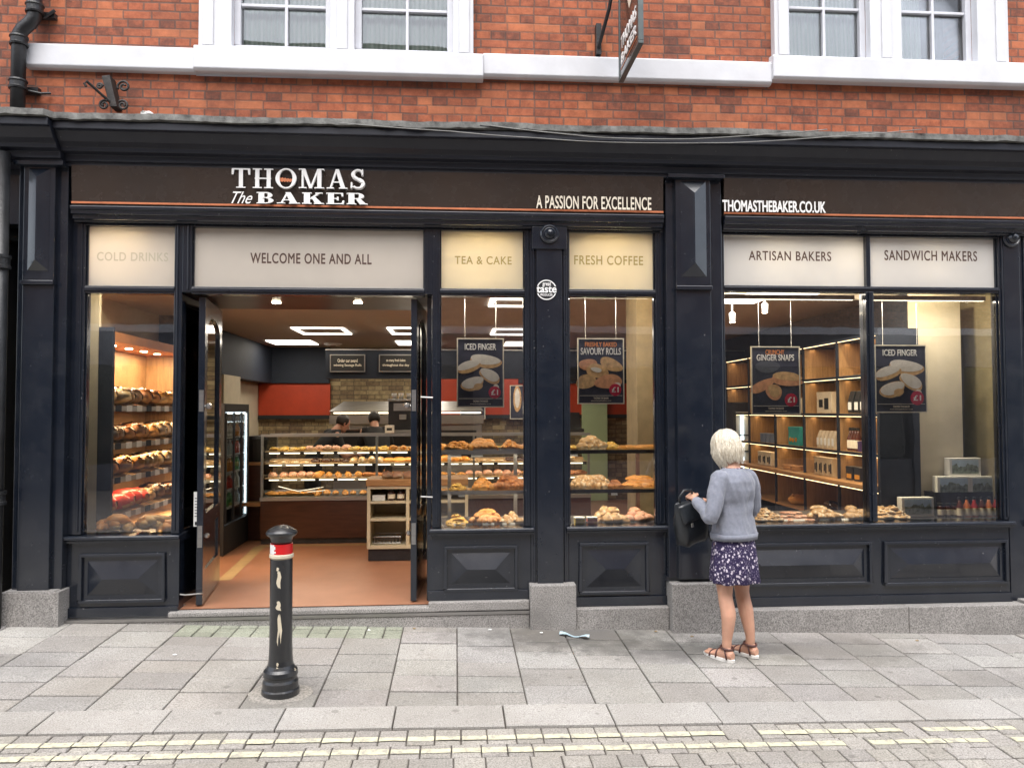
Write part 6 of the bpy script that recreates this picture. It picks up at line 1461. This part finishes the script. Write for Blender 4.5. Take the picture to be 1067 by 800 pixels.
card_ = remesh(K, 'cardigan', mk, wo, .006, 2)
# wrinkles: displace along normals
for v in card_.data.vertices:
    p = v.co; k = mnoise.noise(Vector((p.x * 9, p.y * 9, p.z * 16))) * .007 + mnoise.noise(Vector((p.x * 30 + p.z * 12, p.y * 30, p.z * 6))) * .005
    v.co = p + v.normal * k
rib = MB(); rib.loft(folded([((0, .008, .802), .168, .130, .003), ((0, .008, .800), .175, .137, .003), ((0, .008, .840), .178, .141, .004), ((0, .008, .842), .168, .132, .004)], fr=7, seed=2), cap=False)
rb_ = rib.build('hem_band', mk, None, smooth=True); rb_.parent = card_
# hair: a bob of many strands over a cap
mh, th, bh = nt('white_blond_hair'); vh = coord(th, scale=(60, 60, 4))
th.links.new(ramp(th, noise(th, vh, 3, 4), [(.3, (.42, .34, .24)), (.55, (.72, .66, .54)), (.75, (.84, .82, .76))]), bh.inputs['Base Color']); bh.inputs['Roughness'].default_value = .45
hm = MB(); rh = random.Random(4); Rm = Matrix.Rotation(-.30, 3, 'X'); hcv = Vector(hc)
def hp(a, th_, grow=1.0):
    """point on the bob: a azimuth (0 = +x, pi/2 = face), th_ from the crown 0..1 down"""
    if th_ < .62:
        p = th_ / .62 * pi / 2; r = sin(p); z = cos(p)
        v = Vector((.083 * r * cos(a), .104 * r * sin(a) - .006, .020 + .108 * z))
    else:
        u = (th_ - .62) / .38; k = 1 + .10 * sin(pi * min(1, u * 1.15)) - .22 * u * u
        v = Vector((.083 * k * cos(a), .104 * k * sin(a) - .006 , .020 - .125 * u * (1.08 if sin(a) > -.2 else 1.0)))
    return hcv + Rm @ (v * grow * .98)
def allowed(a): return not (radians(52) < (a % (2 * pi)) < radians(128))
cap_r = [[hp(2 * pi * i / 30, t_, .965) if (t_ < .5 or allowed(2 * pi * i / 30)) else hp(2 * pi * i / 30, .5, .955) for i in range(30)] for t_ in (.02, .12, .25, .4, .55, .7, .85, .93)]
hm.loft([[tuple(p) for p in r] for r in cap_r])
for i in range(1500):
    a0 = rh.uniform(0, 2 * pi); st_ = rh.uniform(.02, .35); g_ = rh.uniform(.985, 1.05) + .10 * mnoise.noise(Vector((cos(a0) * 4, sin(a0) * 4, 2))); end = rh.uniform(.78, 1.04)
    if not allowed(a0): end = rh.uniform(.46, .56)
    pts = []; tw = rh.uniform(-.42, .42); n = 7
    for k in range(n):
        u = k / (n - 1); t_ = st_ + (end - st_) * u
        p = hp(a0 + tw * (u - .3) + .05 * sin(u * 7 + i), t_, g_ + .03 * u * rh.uniform(-.4, 1))
        pts.append(p)
    hm.tube(pts, [.0030, .0042, .0042, .004, .0035, .0028, .0010], 4, cap=False)
for i in range(260):   # loose flyaway ends
    a0 = rh.uniform(0, 2 * pi)
    if not allowed(a0): continue
    st_ = rh.uniform(.3, .8); end = min(1.04, st_ + rh.uniform(.15, .35)); tw = rh.uniform(-.6, .6); fl_ = rh.uniform(.04, .16)
    hm.tube([hp(a0 + tw * u, st_ + (end - st_) * u, 1.03 + fl_ * u * u) for u in (0, .25, .5, .75, 1)], [.0022, .0022, .002, .0016, .0008], 4, cap=False)
hair = hm.build('hair', mh, None, smooth=True); hair.parent = wo
# sandals
ml = mat('brown_strap', (.085, .035, .03), .5); mso = mat('pale_sole', (.72, .70, .66), .7)
for s in (-1, 1):
    a = Vector(ank[s]); so = MB(); rr = []
    for z in (.0, .003, .020, .023):
        k = .96 if z in (.0, .023) else 1
        rr.append([(a.x + s * .004 + (.040 + .008 * max(0, sin(t))) * k * cos(t), a.y + .060 + .128 * k * sin(t), z) for t in [2 * pi * i / 28 for i in range(28)]])
    so.loft(rr); S_ = so.build('sandal', mso, None, smooth=False); S_.parent = wo
    st2 = MB()
    for (y, z, w, r_) in ((.105, .026, .046, .0245), (.055, .030, .041, .043)):
        st2.tube([(a.x + s * .004 + w * cos(pi * k / 12), a.y + y, .018 + (z + r_ - .018) * sin(pi * k / 12)) for k in range(13)], .0062, 6)
    st2.tube([(a.x + .040 * cos(2 * pi * k / 20), a.y - .004 + .041 * sin(2 * pi * k / 20), .088 + .006 * sin(2 * pi * k / 20)) for k in range(21)], .0075, 6)
    st2.tube([(a.x + s * .038, a.y - .03, .02), (a.x + s * .036, a.y - .012, .085)], .006, 6).tube([(a.x - s * .034, a.y - .03, .02), (a.x - s * .036, a.y - .012, .085)], .006, 6)
    q = st2.build('strap', ml, None, smooth=True); q.parent = S_
wo.rotation_euler.z = radians(31)
# handbag, held in front of her left hip
hx, hz = PY(722, 540, -.50); HB = thing('handbag', (hx, -.50, hz - .16), 'soft black leather handbag with buckled straps held open by the woman', 'handbag')
mlth = mat('black_leather', (.014, .017, .021), .36, var=.3, bmp=.5, bscale=40, coat=.2)
hb = MB(); rings = []
for j, (u, k, th2) in enumerate(((0, .80, .6), (.015, .95, .85), (.07, 1.0, 1.0), (.14, .96, .95), (.20, .88, .72), (.25, .80, .45), (.285, .74, .28), (.29, .70, .2))):
    ring = []
    for i in range(32):
        t = 2 * pi * i / 32; sq = abs(cos(t)) ** .55 * (1 if cos(t) > 0 else -1); sn = abs(sin(t)) ** .8 * (1 if sin(t) > 0 else -1)
        n_ = 1 + .22 * mnoise.noise(Vector((sq * 1.6, sn * 1.6, u * 12 + 3)))
        ring.append((.135 * k * sq * n_, .062 * th2 * sn * n_, u + .030 * mnoise.noise(Vector((sq * 2.4, 1, u * 5)))))
    rings.append(ring)
hb.loft(rings); q = hb.build('bag_body', mlth, None, smooth=True); q.parent = HB; 
fl = MB(); rings = []
for j in range(8):
    u = j / 7; rings.append([(x, -.064 * (1 - .5 * u) * (1 + .06 * sin(x * 40 + j)) - .006 + (0 if k == 0 else .006), .17 + .12 * u) for k in (0, 1) for x in ([-.11, -.06, 0, .06, .11] if k == 0 else [.11, .06, 0, -.06, -.11])])
fl.loft(rings); q = fl.build('flap', mlth, None, smooth=True); q.parent = HB
sp = MB(); sp.tube([(-.07, 0, .27), (-.065, -.01, .34), (-.02, -.012, .375), (.04, -.01, .36), (.07, 0, .28)], .009, 8).tube([(.11, .0, .22), (.14, -.03, .16), (.15, -.045, .06), (.135, -.05, -.05), (.12, -.045, -.02), (.115, -.03, .06)], .0075, 8)
q = sp.build('strap', mlth, None, smooth=True); q.parent = HB
bu = MB(); bu.box(.118, .15, -.062, -.052, -.01, .03); bu.box(-.05, -.03, -.07, -.064, .13, .16); q = bu.build('buckle', M['steel'], None, bevel=.002); q.parent = HB
HB.scale = (1.02,) * 3
HB.rotation_euler = (radians(4), radians(-14), radians(24))

# ---- bakers behind the counter
def baker(x, y, yaw, hs_, label, raised, lean, hairc):
    o = thing('person', (x, y, FL), label, 'person'); h = MB()
    L_ = lean
    Tt = lambda z, f=0: (0, sin(L_) * max(0, z - .95) + f, min(z, .95) + cos(L_) * max(0, z - .95))
    t_ = [(.88, .16, .11), (.98, .145, .105), (1.1, .155, .108), (1.25, .175, .11), (1.36, .18, .10), (1.42, .12, .08), (1.46, .06, .058)]
    limb(h, [Tt(1.42), Tt(1.54, .02)], [.055, .052]); c_ = Vector(Tt(1.57, .03)); head(h, c_, .5 if L_ else .25, 1.0)
    for s in (-1, 1): limb(h, [(s * .09, 0, .86), (s * .095, 0, .48), (s * .095, 0, .08)], [.095, .058, .04]); h.box(s * .095 - .045, s * .095 + .045, -.08, .17, .0, .07)
    arms = []
    for s in (-1, 1):
        S_ = Vector(Tt(1.37)) + Vector((s * .17, 0, 0))
        if raised and s == raised: E_ = S_ + Vector((s * .10, .20, .02)); W_ = E_ + Vector((-s * -.16, .16, .08))
        else: E_ = S_ + Vector((s * .05, .08, -.27)); W_ = E_ + Vector((-s * .08, .22, -.02))
        arms.append((s, S_, E_, W_)); limb(h, [tuple(S_), tuple(E_), tuple((E_ + W_) / 2), tuple(W_)], [.052, .042, .036, .028]); hand(h, W_, (W_ - E_), (0, 0, 1), 1, s)
    b_ = remesh(h, 'body', skin, o, .010, 2); facebits(o, c_, .5 if L_ else .25)
    k = MB(); k.loft([ell(Tt(z), rx + .012, ry + .012, n=24) for z, rx, ry in t_])
    for s, S_, E_, W_ in arms: limb(k, [tuple(S_ - Vector((s * .03, 0, 0))), tuple(S_ + (E_ - S_) * .6)], [.075, .066])
    remesh(k, 'shirt', mat('black_shirt', (.014, .013, .015), .85), o, .012, 2)
    tr = MB()
    for s in (-1, 1): limb(tr, [(s * .085, 0, .88), (s * .095, 0, .48), (s * .095, 0, .12)], [.112, .075, .06])
    remesh(tr, 'trousers', mat('black_trousers', (.015, .015, .018), .85), o, .014, 2)
    hr = MB(); Rb = Matrix.Rotation(-(.5 if L_ else .25), 3, 'X')
    hr.loft([[tuple(c_ + Rb @ Vector((rx * cos(2 * pi * i / 18), ry * sin(2 * pi * i / 18) - .02, z))) for i in range(18)] for z, rx, ry in ((-.04, .070, .070), (.0, .084, .090), (.05, .086, .096), (.09, .070, .080), (.118, .04, .045), (.126, .01, .012))])
    q = hr.build('hair', mat('dark_hair', hairc, .5), None, smooth=True); q.parent = o
    o.rotation_euler.z = yaw; o.scale = (hs_,) * 3; return o
x1 = PY(326, 450, 3.95)[0]; baker(x1, 3.95, radians(-60), .90, 'baker in black leaning forward with one arm reaching to the oven hood', -1, .72, (.02, .012, .01))
x2 = PY(395, 450, 4.0)[0]; baker(x2, 4.0, radians(15), .92, 'dark haired baker in black bending behind the glass counter, partly hidden', 0, .70, (.012, .010, .010))

# ================================================================== ACROSS THE STREET (seen as reflections)
OB = thing('terrace_building', (0, -11.2, 0), 'brown brick terrace across the street, seen only reflected in the shop windows', 'building')
q = MB(); wx = [-9 + i * 2.6 for i in range(9)]; yf = -11.0
segs = [(-14, -9.6)] + [(a + .6, a + 2.0) for a in wx[:-1]] + [(wx[-1] + .6, 16)]
for a, b_ in segs: q.box(a, b_, yf - .4, yf, 3.4, 9.6)
for a in wx: q.box(a - .6, a + .6, yf - .4, yf, 3.4, 4.3); q.box(a - .6, a + .6, yf - .4, yf, 6.0, 7.0); q.box(a - .6, a + .6, yf - .4, yf, 8.6, 9.6)
q.build('wall', M['brick2'], OB)
MB().box(-14, 16, yf, yf + .12, 3.32, 3.48).build('white_band', M['white'], OB)
MB().box(-14, 16, yf - 8, yf - .41, -1, 9.6).build('rear_block', M['dark'], OB)
MB().add([(-14, yf + .25, 9.6), (16, yf + .25, 9.6), (16, yf - 4, 11.6), (-14, yf - 4, 11.6), (16, yf - 8, 9.6), (-14, yf - 8, 9.6)], [(0, 1, 2, 3), (3, 2, 4, 5), (0, 5, 4, 1)]).build('roof', M['lead'], OB)
for a in wx:
    for z0, z1 in ((4.3, 6.0), (7.0, 8.6)):
        w = MB().ring(a - .6, a + .6, z0, z1, .09, yf - .2, yf - .05).box(a - .02, a + .02, yf - .18, yf - .08, z0 + .09, z1 - .09).build('window', M['whitegloss'], OB); MB().box(a - .5, a + .5, yf - .16, yf - .15, z0 + .1, z1 - .1).build('pane', M['caseglass'], w)
g1 = mat('pale_shop_render', (.16, .17, .20), .7); g2 = mat('grey_shopfront', (.10, .10, .11), .5)
for i in range(6):
    a = -14 + i * 5; q = MB(); q.box(a, a + .6, yf - .4, yf + .08, -.6, 3.399); q.box(a + 4.4, a + 4.999, yf - .4, yf + .08, -.6, 3.399); q.box(a + .6005, a + 4.3995, yf - .4, yf + .10, 2.6, 3.399); q.box(a + .6005, a + 4.3995, yf - .4, yf + .02, -.6, .5)
    s = q.build('shopfront', g1 if i % 2 else g2, OB); MB().box(a + .61, a + 4.39, yf - .12, yf - .11, .51, 2.59).build('pane', M['caseglass'], s)

# ================================================================== LIGHT, SKY, CAMERA
w = bpy.data.worlds.new('World'); scene.world = w; w.use_nodes = True; t = w.node_tree
bgn = t.nodes['Background']; sky = t.nodes.new('ShaderNodeTexSky'); sky.sky_type = 'NISHITA'; sky.sun_disc = False
EL, AZ = radians(64), radians(190)
sky.sun_elevation = EL; sky.sun_rotation = AZ; sky.air_density = 1.0; sky.dust_density = 2.5; sky.ozone_density = 1.0; sky.altitude = 20
hs_ = t.nodes.new('ShaderNodeHueSaturation'); hs_.inputs['Saturation'].default_value = .42; t.links.new(sky.outputs[0], hs_.inputs['Color']); t.links.new(hs_.outputs[0], bgn.inputs[0]); bgn.inputs[1].default_value = .15
sl = bpy.data.lights.new('sun', 'SUN'); sl.energy = 1.5; sl.angle = radians(70); sl.color = (1, .965, .92)
so = bpy.data.objects.new('sun', sl); C.objects.link(so)
sd_ = Vector((sin(AZ) * cos(EL), cos(AZ) * cos(EL), sin(EL))); so.rotation_euler = sd_.to_track_quat('Z', 'Y').to_euler()
def area(x, y, z, sx_, sy_, e, col=(1, .88, .70), rot=(0, 0, 0), name='lamp_light'):
    l = bpy.data.lights.new(name, 'AREA'); l.shape = 'RECTANGLE'; l.size = sx_; l.size_y = sy_; l.energy = e; l.color = col
    o = bpy.data.objects.new(name, l); C.objects.link(o); o.location = (x, y, z); o.rotation_euler = rot; return o
for (x, y, a, b_) in LEDS: area(x, y, CE - .02, a, b_, 2.4 if y > 1.2 else 2.0)
for px in (288, 373):
    d = ray(px, 315); t_ = (2.50 - CAM.z) / d.z; p = CAM + d * t_; area(p.x, p.y, 2.49, .06, .06, 1.5)
# shelf downlights and strips
for y in (.45, .78, 1.10, 1.42, 1.74): area(-2.84, y, 2.16, .05, .05, 2.4, (1, .72, .44))
for z in BZ: area(-2.70, 1.15, z - .085, .04, 1.6, 3.0, (1, .68, .36))  # unseen lamps placed under the bread shelves to brighten the loaves
for z in (Zs[0], Zs[1], Zs[2], Zs[3]): area(SX + .10, (ys_[0] + ys_[-1]) / 2, z - .03, .05, ys_[-1] - ys_[0], 1.5, (1, .68, .36))
for z, d in SH[:3]: area((CX0 + CX1) / 2, CY_ + .10, z - .035, 3.4, .03, 1.8, (1, .84, .60))
area((CX0 + CX1) / 2, CY_ + .12, 1.33, 3.4, .03, 2.0, (1, .84, .60))
area(-.7, 5.25, 1.58, 1.8, .04, 1, (1, .9, .7)); area(-.6, 4.9, 2.3, 1.8, .3, 3, (1, .84, .55))
area(FX - .06, 2.5, 1.59, 0.04, .8, 1.2, (.8, .93, 1))
for x, y, z, L_ in FILL_STRIPS: area(x, y, z, L_, .02, .9, (1, .84, .6))
# slim unseen lamps added behind the window heads to brighten posters and goods
for x0_, x1_, e_, nm_ in ((-.10, .50, 3.2, 'tea and cake'), (.88, 1.52, 3.2, 'fresh coffee'), (2.12, 3.18, 5.5, 'artisan bakers'), (3.32, 4.28, 4.5, 'sandwich makers'), (-2.66, -2.1, 2.2, 'cold drinks')):
    o = thing('added_batten', ((x0_ + x1_) / 2, .10, 2.53), 'added unseen lamp batten behind the head of the %s window' % nm_, 'lamp')
    MB().box(x0_, x1_, .092, .118, 2.50, 2.535).build('housing', M['dark'], o); MB().box(x0_ + .01, x1_ - .01, .096, .114, 2.496, 2.4995).build('strip_light', M['stripw'], o)
    area((x0_ + x1_) / 2, .105, 2.492, x1_ - x0_ - .03, .02, e_, (1, .90, .74))
# lamps over the window displays: they glow through the frosted lights
for px, y, e in ((500, .20, 2.4), (636, .18, 2.6), (955, .32, 3.0), (800, .30, 4), (870, .30, 4), (130, .2, 2.5)):
    x = PY(px, 400, y)[0]; z_ = 2.985; area(x, y, z_, .07, .07, e * 2.6, (1, .84, .55))
    o = thing('ceiling_spot', (x, y, 3.02), 'small round ceiling spot above the %s' % {500: 'tea and cake window', 636: 'fresh coffee window', 955: 'cream column', 800: 'ginger snaps poster', 870: 'window bar of the artisan bakers window', 130: 'narrow left window'}[px], 'spotlight'); MB().lathe([(0, -.008), (.035, -.008), (.035, -.001), (0, -.001)], (x, y, 3.02), 18).build('lamp', M['bulb'], o); MB().lathe([(.036, -.006), (.05, -.004), (.05, -.001), (.036, -.001)], (x, y, 3.02), 18).build('rim', M['steel'], o)

cd_ = bpy.data.cameras.new('camera'); cam = bpy.data.objects.new('camera', cd_); C.objects.link(cam)
cd_.sensor_width = 36; cd_.lens = 36 * FPX / 1067; cd_.clip_end = 6000; cd_.clip_start = .05
Mx = Matrix((RT, UP, -FW)).transposed().to_4x4(); Mx.translation = CAM; cam.matrix_world = Mx
scene.camera = cam
scene.view_settings.view_transform = 'Standard'; scene.view_settings.look = 'None'; scene.view_settings.exposure = 1.38; scene.view_settings.gamma = 1
cy = scene.cycles; cy.use_denoising = True; cy.max_bounces = 8; cy.transparent_max_bounces = 24; cy.diffuse_bounces = 3; cy.glossy_bounces = 4; cy.sample_clamp_indirect = 6; cy.caustics_reflective = False; cy.caustics_refractive = False
bpy.context.view_layer.update()
